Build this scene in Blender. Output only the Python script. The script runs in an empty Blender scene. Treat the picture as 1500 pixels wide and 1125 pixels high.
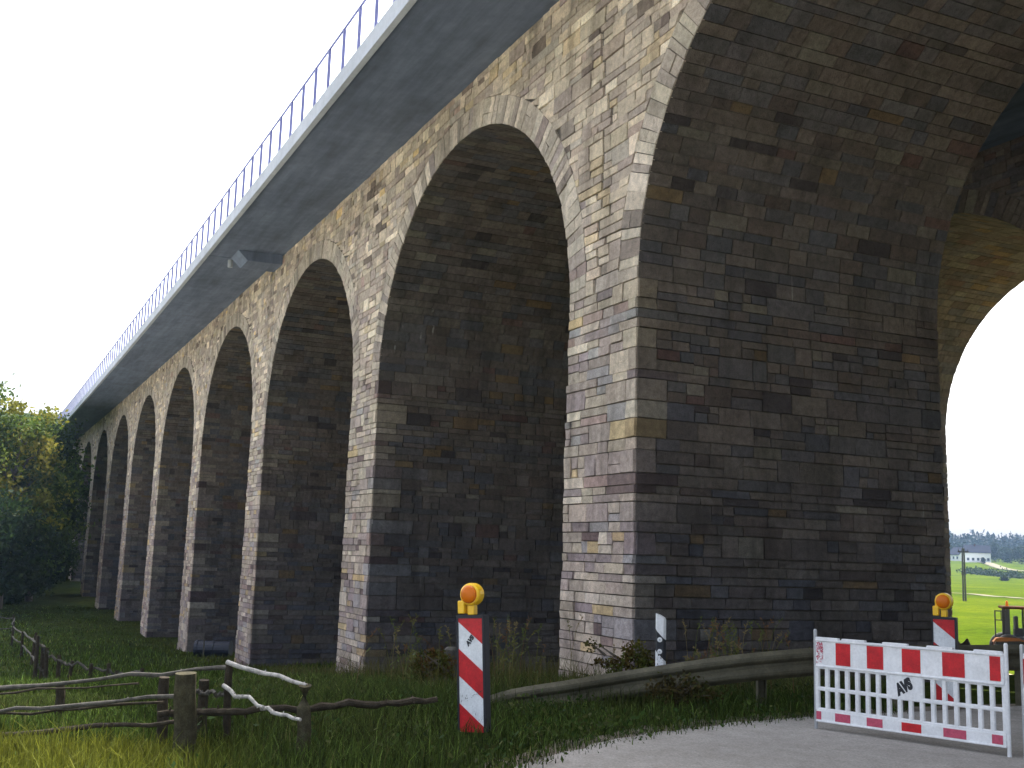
import bpy, bmesh, math, random
import numpy as np
from mathutils import Vector, Matrix, noise
R_ = math.radians
scene = bpy.context.scene
col = scene.collection
rnd = random.Random(7)

# ------------------------------------------------------------------ camera (solved from the photograph)
U = 9.0                       # metres per solved unit
CAMH = 1.6
F_PX, PITCH, ROLL, YAW = 1649.76, 0.15645, 0.031736, 1.139119
CX = 1.656677 * U
fwdh = Vector((-math.sin(YAW), math.cos(YAW), 0)); right0 = Vector((math.cos(YAW), math.sin(YAW), 0)); up0 = Vector((0, 0, 1))
FWD = fwdh * math.cos(PITCH) + up0 * math.sin(PITCH)
u1 = up0 * math.cos(PITCH) - fwdh * math.sin(PITCH)
RGT = right0 * math.cos(ROLL) + u1 * math.sin(ROLL)
UPV = u1 * math.cos(ROLL) - right0 * math.sin(ROLL)
CAM = Vector((0, 0, CAMH))
cam_d = bpy.data.cameras.new('camera'); cam = bpy.data.objects.new('camera', cam_d); col.objects.link(cam)
m = Matrix((RGT, UPV, -FWD)).transposed().to_4x4(); m.translation = CAM
cam.matrix_world = m
cam_d.sensor_width = 36; cam_d.lens = F_PX / 1500 * 36; cam_d.clip_start = .05; cam_d.clip_end = 6000
scene.camera = cam

def ray(px, py):
    return (FWD + RGT * ((px - 750) / F_PX) - UPV * ((py - 562.5) / F_PX))
def at(px, py, d):
    return CAM + ray(px, py) * d

# ------------------------------------------------------------------ terrain height (x right along the bridge, y away across it)
def lerp_tab(v, tab):
    if v <= tab[0][0]: return tab[0][1]
    for (a, b), (c, d) in zip(tab, tab[1:]):
        if v <= c:
            t = (v - a) / (c - a); t = t * t * (3 - 2 * t) * .35 + t * .65
            return b + (d - b) * t
    return tab[-1][1]
PROF = [(11.5, 0), (13, -.08), (16, -.28), (28.5, -1.55), (41, -2.35), (54, -2.95), (67, -3.2), (100, -2.9), (120, -1.5), (150, 4), (200, 16), (300, 34), (500, 45)]
FAR = [(0, -1.2), (25, -1.6), (50, -2.7), (75, -2.7), (150, -1.75), (300, -.2), (400, 1.3), (500, 4), (600, 8.2), (680, 10.5), (1000, 22), (1600, 40)]
def sstep(v, a, b):
    t = min(1, max(0, (v - a) / (b - a))); return t * t * (3 - 2 * t)
def hgt(x, y):
    s = -x
    p = lerp_tab(s, PROF)
    r = math.hypot(x, y)
    f = lerp_tab(r, FAR)
    w = max(sstep(y, 24, 42), sstep(x, 35, 70))
    h = p * (1 - w) + f * w
    if s > 11.3 or w > 0:
        h += .10 * min(1, max(0, s - 12) / 10 + w) * (noise.noise((x * .12, y * .12, 0)) + .4 * noise.noise((x * .5, y * .5, 3)))
    return h
def ground(px, py):
    d = 2.0; v = ray(px, py)
    while d < 1500:
        q = CAM + v * d
        if q.z <= hgt(q.x, q.y):
            for _ in range(20):
                d -= .01 * d / 8
                q = CAM + v * d
                if q.z > hgt(q.x, q.y): break
            return q
        d *= 1.01
    return q
def gz(p, dz=0): return Vector((p.x, p.y, hgt(p.x, p.y) + dz))

# ------------------------------------------------------------------ object helpers
class MB:
    """collects faces with one colour each"""
    def __init__(s): s.v = []; s.f = []; s.c = []; s.m = []
    def face(s, pts, c=(1, 1, 1), mi=0):
        i = len(s.v); s.v.extend([tuple(p) for p in pts]); s.f.append(tuple(range(i, i + len(pts)))); s.c.append(c); s.m.append(mi)
    def mesh(s, vs, fs, c=(1, 1, 1), mi=0):
        i = len(s.v); s.v.extend([tuple(p) for p in vs])
        for f in fs: s.f.append(tuple(k + i for k in f)); s.c.append(c); s.m.append(mi)
    def box(s, a, b, c=(1, 1, 1), mi=0, M=None, bev=0):
        x0, y0, z0 = a; x1, y1, z1 = b
        if bev:
            bm = bmesh.new(); bmesh.ops.create_cube(bm, size=1)
            for q in bm.verts: q.co = Vector((x0 + (q.co.x + .5) * (x1 - x0), y0 + (q.co.y + .5) * (y1 - y0), z0 + (q.co.z + .5) * (z1 - z0)))
            bmesh.ops.bevel(bm, geom=bm.edges[:], offset=bev, segments=2, affect='EDGES', profile=.5)
            vs = [q.co.copy() for q in bm.verts]; bm.verts.index_update()
            fs = [tuple(q.index for q in f.verts) for f in bm.faces]; bm.free()
        else:
            vs = [Vector(p) for p in ((x0, y0, z0), (x1, y0, z0), (x1, y1, z0), (x0, y1, z0), (x0, y0, z1), (x1, y0, z1), (x1, y1, z1), (x0, y1, z1))]
            fs = [(0, 3, 2, 1), (4, 5, 6, 7), (0, 1, 5, 4), (1, 2, 6, 5), (2, 3, 7, 6), (3, 0, 4, 7)]
        if M is not None: vs = [M @ q for q in vs]
        s.mesh(vs, fs, c, mi)
    def tube(s, pts, rad, seg=8, c=(1, 1, 1), mi=0, cap=True, jit=0, rr=None):
        pts = [Vector(p) for p in pts]; n = len(pts)
        rads = rad if isinstance(rad, (list, tuple)) else [rad] * n
        i0 = len(s.v); rr = rr or rnd
        for k, p in enumerate(pts):
            t = (pts[min(k + 1, n - 1)] - pts[max(k - 1, 0)]).normalized()
            a = t.orthogonal() if abs(t.z) > .98 else t.cross(Vector((0, 0, 1)))
            a.normalize(); b = t.cross(a)
            for j in range(seg):
                an = 2 * math.pi * j / seg; r = rads[k] * (1 + jit * (rr.random() - .5))
                s.v.append(tuple(p + a * math.cos(an) * r + b * math.sin(an) * r))
        for k in range(n - 1):
            for j in range(seg):
                j2 = (j + 1) % seg
                s.f.append((i0 + k * seg + j, i0 + k * seg + j2, i0 + (k + 1) * seg + j2, i0 + (k + 1) * seg + j)); s.c.append(c); s.m.append(mi)
        if cap:
            s.f.append(tuple(i0 + j for j in range(seg))[::-1]); s.c.append(c); s.m.append(mi)
            s.f.append(tuple(i0 + (n - 1) * seg + j for j in range(seg))); s.c.append(c); s.m.append(mi)
    def lathe(s, prof, M=None, seg=20, c=(1, 1, 1), mi=0):
        """profile (r, h) turned about local z"""
        vs = []; fs = []; n = len(prof)
        for r, h in prof:
            for j in range(seg):
                an = 2 * math.pi * j / seg; vs.append(Vector((r * math.cos(an), r * math.sin(an), h)))
        for k in range(n - 1):
            for j in range(seg):
                j2 = (j + 1) % seg; fs.append((k * seg + j, k * seg + j2, (k + 1) * seg + j2, (k + 1) * seg + j))
        fs.append(tuple(range(seg))[::-1]); fs.append(tuple((n - 1) * seg + j for j in range(seg)))
        if M is not None: vs = [M @ q for q in vs]
        s.mesh(vs, fs, c, mi)

def obj(name, mb, mats, parent=None, smooth=False, origin=None):
    me = bpy.data.meshes.new(name)
    off = Vector(origin) if origin is not None else (parent.matrix_world.translation if (parent and parent.get('_world')) else Vector((0, 0, 0)))
    if parent and parent.get('_world') and origin is None:
        q = parent
        off = Vector(q['_world'])
    vs = [(a - off.x, b - off.y, c - off.z) for a, b, c in mb.v]
    me.from_pydata(vs, [], mb.f)
    mats = mats if isinstance(mats, (list, tuple)) else [mats]
    for k in mats: me.materials.append(k)
    if len(mats) > 1: me.polygons.foreach_set('material_index', mb.m)
    att = me.color_attributes.new('Col', 'FLOAT_COLOR', 'CORNER')
    n = np.array([len(f) for f in mb.f]); cc = np.array([(c[0], c[1], c[2], 1.0) for c in mb.c], dtype=np.float32)
    att.data.foreach_set('color', np.repeat(cc, n, axis=0).ravel())
    if smooth: me.polygons.foreach_set('use_smooth', [True] * len(mb.f))
    me.update()
    o = bpy.data.objects.new(name, me); col.objects.link(o)
    if origin is not None: o.location = origin
    if parent:
        o.parent = parent
        if parent.get('_world'): o['_world'] = tuple(parent['_world'])
    return o
def tag(o, label=None, cat=None, group=None, kind=None):
    if label: o['label'] = label
    if cat: o['category'] = cat
    if group: o['group'] = group
    if kind: o['kind'] = kind
    return o
def thing(name, label, cat, loc=(0, 0, 0), rz=0, group=None, world=False):
    o = bpy.data.objects.new(name, None); col.objects.link(o); o.empty_display_size = .3
    o.location = loc; o.rotation_euler = (0, 0, rz)
    if world: o['_world'] = tuple(loc)
    return tag(o, label, cat, group)
def copy_tree(o, parent=None):
    c = o.copy(); col.objects.link(c); c.parent = parent
    for ch in o.children: copy_tree(ch, c)
    return c

# ------------------------------------------------------------------ materials
def mat(name): 
    k = bpy.data.materials.new(name); k.use_nodes = True
    nt = k.node_tree; b = nt.nodes['Principled BSDF']
    return k, nt, b
def N(nt, t, **kw):
    n = nt.nodes.new(t)
    for a, b in kw.items():
        if a.startswith('i_'):
            n.inputs[a[2:].replace('_', ' ')].default_value = b
        else: setattr(n, a, b)
    return n
def ramp(nt, fac, stops):
    r = N(nt, 'ShaderNodeValToRGB'); nt.links.new(fac, r.inputs[0])
    e = r.color_ramp.elements
    while len(e) < len(stops): e.new(.5)
    for q, (p, c) in zip(e, stops): q.position = p; q.color = (*c, 1) if len(c) == 3 else c
    return r.outputs[0]
def mul(nt, a, b, fac=1, mode='MULTIPLY'):
    x = N(nt, 'ShaderNodeMix', data_type='RGBA', blend_type=mode); x.inputs[0].default_value = fac
    for s_, v in ((6, a), (7, b)):
        if hasattr(v, 'links'): nt.links.new(v, x.inputs[s_])
        else: x.inputs[s_].default_value = (*v, 1)
    return x.outputs[2]
def coords(nt, scale=(1, 1, 1), obj_space=False):
    if obj_space:
        tc = N(nt, 'ShaderNodeTexCoord'); src = tc.outputs['Object']
    else:
        g = N(nt, 'ShaderNodeNewGeometry'); src = g.outputs['Position']
    mp = N(nt, 'ShaderNodeMapping'); mp.inputs['Scale'].default_value = scale
    nt.links.new(src, mp.inputs[0]); return mp.outputs[0]
def noise_tex(nt, vec, scale, detail=4, rough=.6):
    n = N(nt, 'ShaderNodeTexNoise'); n.inputs['Scale'].default_value = scale; n.inputs['Detail'].default_value = detail; n.inputs['Roughness'].default_value = rough
    nt.links.new(vec, n.inputs['Vector']); return n.outputs[0]
def bump(nt, b, h, strength=.3, dist=.01):
    n = N(nt, 'ShaderNodeBump'); n.inputs['Strength'].default_value = strength; n.inputs['Distance'].default_value = dist
    nt.links.new(h, n.inputs['Height']); nt.links.new(n.outputs[0], b.inputs['Normal'])
def vcol(nt):
    a = N(nt, 'ShaderNodeVertexColor', layer_name='Col'); return a.outputs[0]

def make_stone():
    k, nt, b = mat('ashlar_stone')
    p = coords(nt)
    c = vcol(nt)
    n1 = noise_tex(nt, p, 9, 6, .65); n2 = noise_tex(nt, p, 60, 3, .6); n3 = noise_tex(nt, p, 1.3, 5, .6)
    st = noise_tex(nt, coords(nt, (2.2, 2.2, .22)), 1.0, 5, .62)          # rain streaks run down the wall
    c = mul(nt, c, ramp(nt, n1, [(.22, (.60, .585, .57)), (.5, (1.0, .99, .97)), (.78, (1.42, 1.40, 1.36))]))
    c = mul(nt, c, ramp(nt, n2, [(.3, (.78, .78, .78)), (.7, (1.2, 1.2, 1.2))]))
    c = mul(nt, c, ramp(nt, n3, [(.3, (.82, .81, .79)), (.7, (1.20, 1.19, 1.18))]))
    c = mul(nt, c, ramp(nt, st, [(.30, (.66, .65, .64)), (.48, (1.02, 1.02, 1.02)), (.72, (1.14, 1.13, 1.12))]))
    ls = noise_tex(nt, coords(nt, (7, 7, .55)), 1.0, 3, .5); lm = noise_tex(nt, coords(nt, (.5, .5, .5), False), 1.0, 2, .5)
    lf = ramp(nt, ls, [(.70, (0, 0, 0)), (.76, (1, 1, 1))]); lm2 = ramp(nt, lm, [(.56, (0, 0, 0)), (.66, (.55, .55, .55))])
    mx9 = N(nt, 'ShaderNodeMix', data_type='RGBA'); nt.links.new(mul(nt, lf, lm2), mx9.inputs[0]); nt.links.new(c, mx9.inputs[6]); mx9.inputs[7].default_value = (.42, .40, .37, 1); c = mx9.outputs[2]
    nt.links.new(c, b.inputs['Base Color']); b.inputs['Roughness'].default_value = .92
    b.inputs['Specular IOR Level'].default_value = .25
    bump(nt, b, mul(nt, n1, n2, .5, 'ADD'), .85, .032)
    return k
def simple(name, c, rough=.7, var=.25, scale=6, metal=0, bmp=0, spec=.4, use_col=False, streak=0):
    k, nt, b = mat(name); p = coords(nt, obj_space=not streak)
    n = noise_tex(nt, p, scale, 5, .6)
    base = vcol(nt) if use_col else c
    q = mul(nt, ramp(nt, n, [(.25, (1 - var,) * 3), (.75, (1 + var,) * 3)]), base)
    n2 = noise_tex(nt, p, scale * 7, 3)
    q = mul(nt, q, ramp(nt, n2, [(.3, (1 - var * .5,) * 3), (.7, (1 + var * .5,) * 3)]))
    if streak:
        s_ = noise_tex(nt, coords(nt, (.25, 2.5, .25)), 1.1, 6, .65)
        q = mul(nt, q, ramp(nt, s_, [(.3, (1 - streak,) * 3), (.65, (1 + streak * .4,) * 3)]))
    nt.links.new(q, b.inputs['Base Color']); b.inputs['Roughness'].default_value = rough; b.inputs['Metallic'].default_value = metal
    b.inputs['Specular IOR Level'].default_value = spec
    if bmp: bump(nt, b, n2, bmp, .01)
    return k
M_stone = make_stone()
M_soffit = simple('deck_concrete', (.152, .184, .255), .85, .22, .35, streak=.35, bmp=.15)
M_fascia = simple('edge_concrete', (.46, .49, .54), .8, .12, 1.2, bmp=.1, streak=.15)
M_rail = simple('painted_rail_steel', (.16, .165, .33), .5, .15, 3)
M_galv = simple('weathered_guardrail_steel', (.085, .078, .052), .7, .35, 5, metal=.05, bmp=.1, spec=.2)
M_wood = simple('dark_weathered_wood', (.045, .037, .027), .95, .5, 14, bmp=.7, spec=.1)
M_wood2 = simple('mossy_post_wood', (.058, .052, .032), .95, .55, 12, bmp=.9, spec=.1)
M_birch = simple('pale_birch_bark', (.36, .345, .32), .9, .55, 20, bmp=.8, spec=.1)
M_grey = simple('grey_old_wood', (.085, .079, .069), .95, .5, 16, bmp=.7, spec=.1)
M_white = simple('white_plastic', (.70, .705, .715), .5, .16, 5, spec=.4)
M_red = simple('red_foil', (.47, .012, .018), .45, .30, 9)
M_redf = simple('faded_red_foil', (.45, .07, .12), .55, .25, 22)
M_foilw = simple('white_foil', (.70, .72, .74), .45, .18, 7)
M_black = simple('black_rubber', (.018, .02, .026), .6, .2, 8)
M_yel = simple('yellow_lamp_plastic', (.85, .50, .012), .35, .06, 5, spec=.5)
M_steel = simple('zinc_steel', (.42, .43, .45), .45, .15, 6, metal=.6)
M_pipe = simple('dark_blue_plastic', (.012, .016, .03), .45, .2, 2)
M_rust = simple('rust_brown_paint', (.055, .020, .008), .8, .3, 4, spec=.05)
M_tyre = simple('tyre_rubber', (.02, .02, .02), .9, .3, 9, bmp=.4)
M_dirt = simple('dark_soil', (.035, .025, .017), .95, .4, 3, bmp=.9)
M_housew = simple('house_render_white', (.70, .70, .69), .8, .05, 1)
M_roof = simple('slate_roof', (.018, .020, .032), .9, .2, 2, spec=.05)
M_win = simple('dark_window_glass', (.05, .06, .07), .15, .1, 3)
M_leaf_col = None
def glass_mat(name, c, rough, alpha_tr=.0):
    k, nt, b = mat(name); b.inputs['Base Color'].default_value = (*c, 1); b.inputs['Roughness'].default_value = rough
    b.inputs['Transmission Weight'].default_value = alpha_tr; b.inputs['IOR'].default_value = 1.3
    return k
M_amber = glass_mat('amber_lens', (.75, .19, .01), .22, .25)
M_glass = glass_mat('cab_glass', (.86, .95, .9), .02, 1.0)
M_glass.node_tree.nodes['Principled BSDF'].inputs['IOR'].default_value = 1.02
def leaf_mat(name, rough=.6, tr=.35):
    k, nt, b = mat(name); c = vcol(nt)
    nt.links.new(c, b.inputs['Base Color']); b.inputs['Roughness'].default_value = rough; b.inputs['Specular IOR Level'].default_value = .08
    t = N(nt, 'ShaderNodeBsdfTranslucent'); nt.links.new(c, t.inputs[0])
    mx = N(nt, 'ShaderNodeMixShader'); mx.inputs[0].default_value = tr
    nt.links.new(b.outputs[0], mx.inputs[1]); nt.links.new(t.outputs[0], mx.inputs[2]); nt.links.new(mx.outputs[0], nt.nodes['Material Output'].inputs[0])
    return k
M_leaf = leaf_mat('leaves'); M_grass = leaf_mat('grass_blades', .7, .3)
M_bark = simple('bark', (.085, .07, .055), .95, .35, 5, bmp=.7)
def ground_mat():
    k, nt, b = mat('meadow_ground'); p = coords(nt)
    a = noise_tex(nt, p, .06, 5, .6); c_ = noise_tex(nt, p, 1.1, 6, .7); d = noise_tex(nt, p, 14, 4, .7)
    q = ramp(nt, a, [(.35, (.024, .036, .010)), (.55, (.033, .046, .012)), (.70, (.044, .052, .016))])
    fld = ramp(nt, a, [(.35, (.038, .064, .005)), (.55, (.058, .084, .006)), (.70, (.082, .102, .006))])
    sx = N(nt, 'ShaderNodeSeparateXYZ'); nt.links.new(p, sx.inputs[0])
    mr = N(nt, 'ShaderNodeMapRange'); mr.inputs[1].default_value = 32; mr.inputs[2].default_value = 44; nt.links.new(sx.outputs[1], mr.inputs[0])
    mxx = N(nt, 'ShaderNodeMix', data_type='RGBA'); nt.links.new(mr.outputs[0], mxx.inputs[0]); nt.links.new(q, mxx.inputs[6]); nt.links.new(fld, mxx.inputs[7]); q = mxx.outputs[2]
    q = mul(nt, q, ramp(nt, c_, [(.28, (.55, .52, .45)), (.5, (1, 1, 1)), (.75, (1.35, 1.25, 1.05))]))
    q = mul(nt, q, ramp(nt, d, [(.3, (.6, .6, .6)), (.7, (1.35, 1.35, 1.3))]))
    nt.links.new(q, b.inputs['Base Color']); b.inputs['Roughness'].default_value = 1; b.inputs['Specular IOR Level'].default_value = 0
    bump(nt, b, mul(nt, c_, d, .5, 'ADD'), .9, .08)
    return k
M_ground = ground_mat()
def road_mat():
    k, nt, b = mat('worn_asphalt'); p = coords(nt)
    a = noise_tex(nt, p, .45, 5, .6); g = noise_tex(nt, p, 55, 3, .7); c_ = noise_tex(nt, p, 4, 5, .65)
    q = ramp(nt, a, [(.3, (.235, .221, .203)), (.7, (.325, .308, .288))])
    q = mul(nt, q, ramp(nt, g, [(.25, (.6, .6, .6)), (.75, (1.4, 1.4, 1.38))]))
    q = mul(nt, q, ramp(nt, c_, [(.3, (.85, .84, .82)), (.7, (1.1, 1.1, 1.1))]))
    nt.links.new(q, b.inputs['Base Color']); b.inputs['Roughness'].default_value = .9; b.inputs['Specular IOR Level'].default_value = .25
    bump(nt, b, g, .5, .006)
    return k
M_road = road_mat()
M_dirtedge = simple('road_edge_soil', (.12, .10, .075), .95, .4, 5, bmp=.6)
M_path = simple('pale_gravel', (.16, .15, .11), .95, .15, .5, spec=0)

# ------------------------------------------------------------------ masonry
ZS, RISE, ZT, ZF, ZR = .4999 * U, .5396 * U, 1.1735 * U, 1.1646 * U, 1.3529 * U
L, WP = 1.437376 * U, .2538 * U
RAD = (L - WP) / 2
DEP = .7003 * U
OVER = .2873 * U
GRADE = .0061487
KC = .00139 / U
N2 = 1.4354 * U; D2 = .7132 * U; S2OFF = (1.3793 - 1.437376) * U
TAP = .007
RING = .60
def Wm(s, n, z):
    """bridge coordinates in metres (s along to the left, n across away, z above the eye) to world"""
    th = KC * s
    S = math.sin(th) / KC + n * math.sin(th); Nn = -(1 - math.cos(th)) / KC + n * math.cos(th)
    return (-(S + CX), Nn + U, z + GRADE * s + CAMH)
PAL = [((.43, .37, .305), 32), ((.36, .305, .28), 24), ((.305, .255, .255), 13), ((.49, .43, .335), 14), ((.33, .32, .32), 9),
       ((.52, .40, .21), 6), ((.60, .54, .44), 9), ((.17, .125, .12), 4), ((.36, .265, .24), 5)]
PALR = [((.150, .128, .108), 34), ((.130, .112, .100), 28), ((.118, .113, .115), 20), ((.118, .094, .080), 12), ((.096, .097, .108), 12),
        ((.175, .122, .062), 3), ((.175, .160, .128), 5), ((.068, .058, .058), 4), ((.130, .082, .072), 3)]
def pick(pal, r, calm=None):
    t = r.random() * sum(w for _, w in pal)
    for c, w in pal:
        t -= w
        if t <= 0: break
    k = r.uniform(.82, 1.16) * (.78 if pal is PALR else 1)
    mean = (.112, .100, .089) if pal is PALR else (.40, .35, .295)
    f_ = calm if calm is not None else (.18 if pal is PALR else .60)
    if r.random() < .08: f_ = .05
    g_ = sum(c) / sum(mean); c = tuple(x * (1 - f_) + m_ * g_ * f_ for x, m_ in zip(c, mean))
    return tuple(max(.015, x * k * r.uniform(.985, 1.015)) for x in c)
MORT = (.10, .090, .078)
def courses(z0, z1, r, lo=.12, hi=.20):
    """bands from z1 down to z0; a band is (bottom, top, splittable)"""
    out = []; z = z1
    while z > z0 + .05:
        if r.random() < .34: h = r.uniform(.27, .36); sp = True
        else: h = r.uniform(lo, hi); sp = False
        b = max(z - h, z0); out.append((b, z, sp)); z = b
    return out
def band_rects(u0, u1, b, r, wmin=.26, wmax=.72, first=None):
    v0, v1, sp = b; out = []; u = u0; k = 0
    while u < u1 - 1e-6:
        w = r.uniform(wmin, wmax)
        if k == 0 and first: w = first
        if r.random() < .08: w *= 1.5
        e = u + w
        if u1 - e < wmin * .6: e = u1
        if sp and r.random() < .62 and not (k == 0 and first):
            mid = v0 + (v1 - v0) * r.choice((.42, .5, .58)); 
            for a, c in ((v0, mid), (mid, v1)):
                x = u
                if e - u > .42 and r.random() < .55:
                    xm = u + (e - u) * r.uniform(.35, .65)
                    out.append((u, xm, a, c)); out.append((xm, e, a, c))
                else: out.append((u, e, a, c))
        else: out.append((u, e, v0, v1))
        u = e; k += 1
    return out
def stone(mb, q4, surf, c, r, joint=.017, proud=.020, flip=False, rough=1):
    """q4: the stone's corners in surface coordinates, ccw seen from outside; surf(u, v, d) gives the point d in front of the wall"""
    cu = sum(p[0] for p in q4) / 4; cv = sum(p[1] for p in q4) / 4
    pts = []
    for (u, v) in q4:
        du, dv = cu - u, cv - v; l = math.hypot(du, dv) + 1e-9
        sh = joint * .5
        pts.append((u + (sh if du > 0 else -sh) + r.uniform(-.009, .009) * rough, v + (sh if dv > 0 else -sh) + r.uniform(-.004, .004) * rough))
    d0 = r.uniform(0, proud)
    fr = [surf(u, v, d0 + r.uniform(-.010, .012) * rough) for u, v in pts]; bk = [surf(u, v, -.042) for u, v in pts]
    vs = fr + bk
    fs = [(0, 1, 2, 3)] + [((k + 1) % 4, k, 4 + k, 4 + (k + 1) % 4) for k in range(4)]
    if flip: fs = [f[::-1] for f in fs]
    mb.mesh(vs, fs, c)

def build_pier(s0, na, nb, zb, seed, coarse=1.0, pal=PAL, palr=PALR):
    """pier: its right reveal at s0, its left at s0+WP, front at na, back at nb"""
    r = random.Random(seed); mb = MB()
    tp = lambda z: TAP * (ZS - z)
    rec = .030
    F = lambda u, v, d: Wm(s0 - tp(v) + u * (WP + 2 * tp(v)) / WP, na - d - .3 * tp(v), v)          # u: 0 right .. WP left
    B = lambda u, v, d: Wm(s0 - tp(v) + u * (WP + 2 * tp(v)) / WP, nb + d + .3 * tp(v), v)
    RR = lambda u, v, d: Wm(s0 - tp(v) - d, na + u, v)
    LL = lambda u, v, d: Wm(s0 + WP + tp(v) + d, na + u, v)
    dp = nb - na
    cs = courses(zb, ZS, r, .118 * coarse, .195 * coarse)
    zs_ = [ZS, zb]
    for surf, wd, fl in ((F, WP, True), (B, WP, False), (RR, dp, False), (LL, dp, True)):
        vs = [surf(0, ZS, -rec), surf(wd, ZS, -rec), surf(wd, zb, -rec), surf(0, zb, -rec)]
        mb.mesh(vs, [(0, 1, 2, 3) if not fl else (3, 2, 1, 0)], MORT)
    for bnd in cs:
        v0, v1, sp = bnd
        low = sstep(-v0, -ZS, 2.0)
        quoin = [pick(pal, r, .22) for _ in range(4)]
        qf = [r.choice((.30, .42, .55, .25)) for _ in range(4)]; qr = [r.choice((.35, .55, .75)) for _ in range(4)]
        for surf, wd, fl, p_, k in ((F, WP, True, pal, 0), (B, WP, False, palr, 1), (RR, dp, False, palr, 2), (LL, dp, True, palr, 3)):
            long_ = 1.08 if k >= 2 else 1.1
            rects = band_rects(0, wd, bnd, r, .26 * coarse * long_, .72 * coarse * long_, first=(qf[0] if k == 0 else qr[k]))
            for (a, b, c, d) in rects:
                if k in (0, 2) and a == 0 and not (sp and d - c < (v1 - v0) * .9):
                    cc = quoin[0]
                    if k == 2: cc = tuple(x * .36 for x in cc)  # same quoin stone darkened on the reveal: shade put into its colour
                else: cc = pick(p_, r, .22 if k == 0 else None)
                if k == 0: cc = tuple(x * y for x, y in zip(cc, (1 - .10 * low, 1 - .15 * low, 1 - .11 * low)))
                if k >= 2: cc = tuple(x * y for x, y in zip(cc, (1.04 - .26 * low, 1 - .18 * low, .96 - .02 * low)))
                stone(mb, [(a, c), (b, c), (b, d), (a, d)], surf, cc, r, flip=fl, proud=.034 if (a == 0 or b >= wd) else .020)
    return mb

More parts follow.
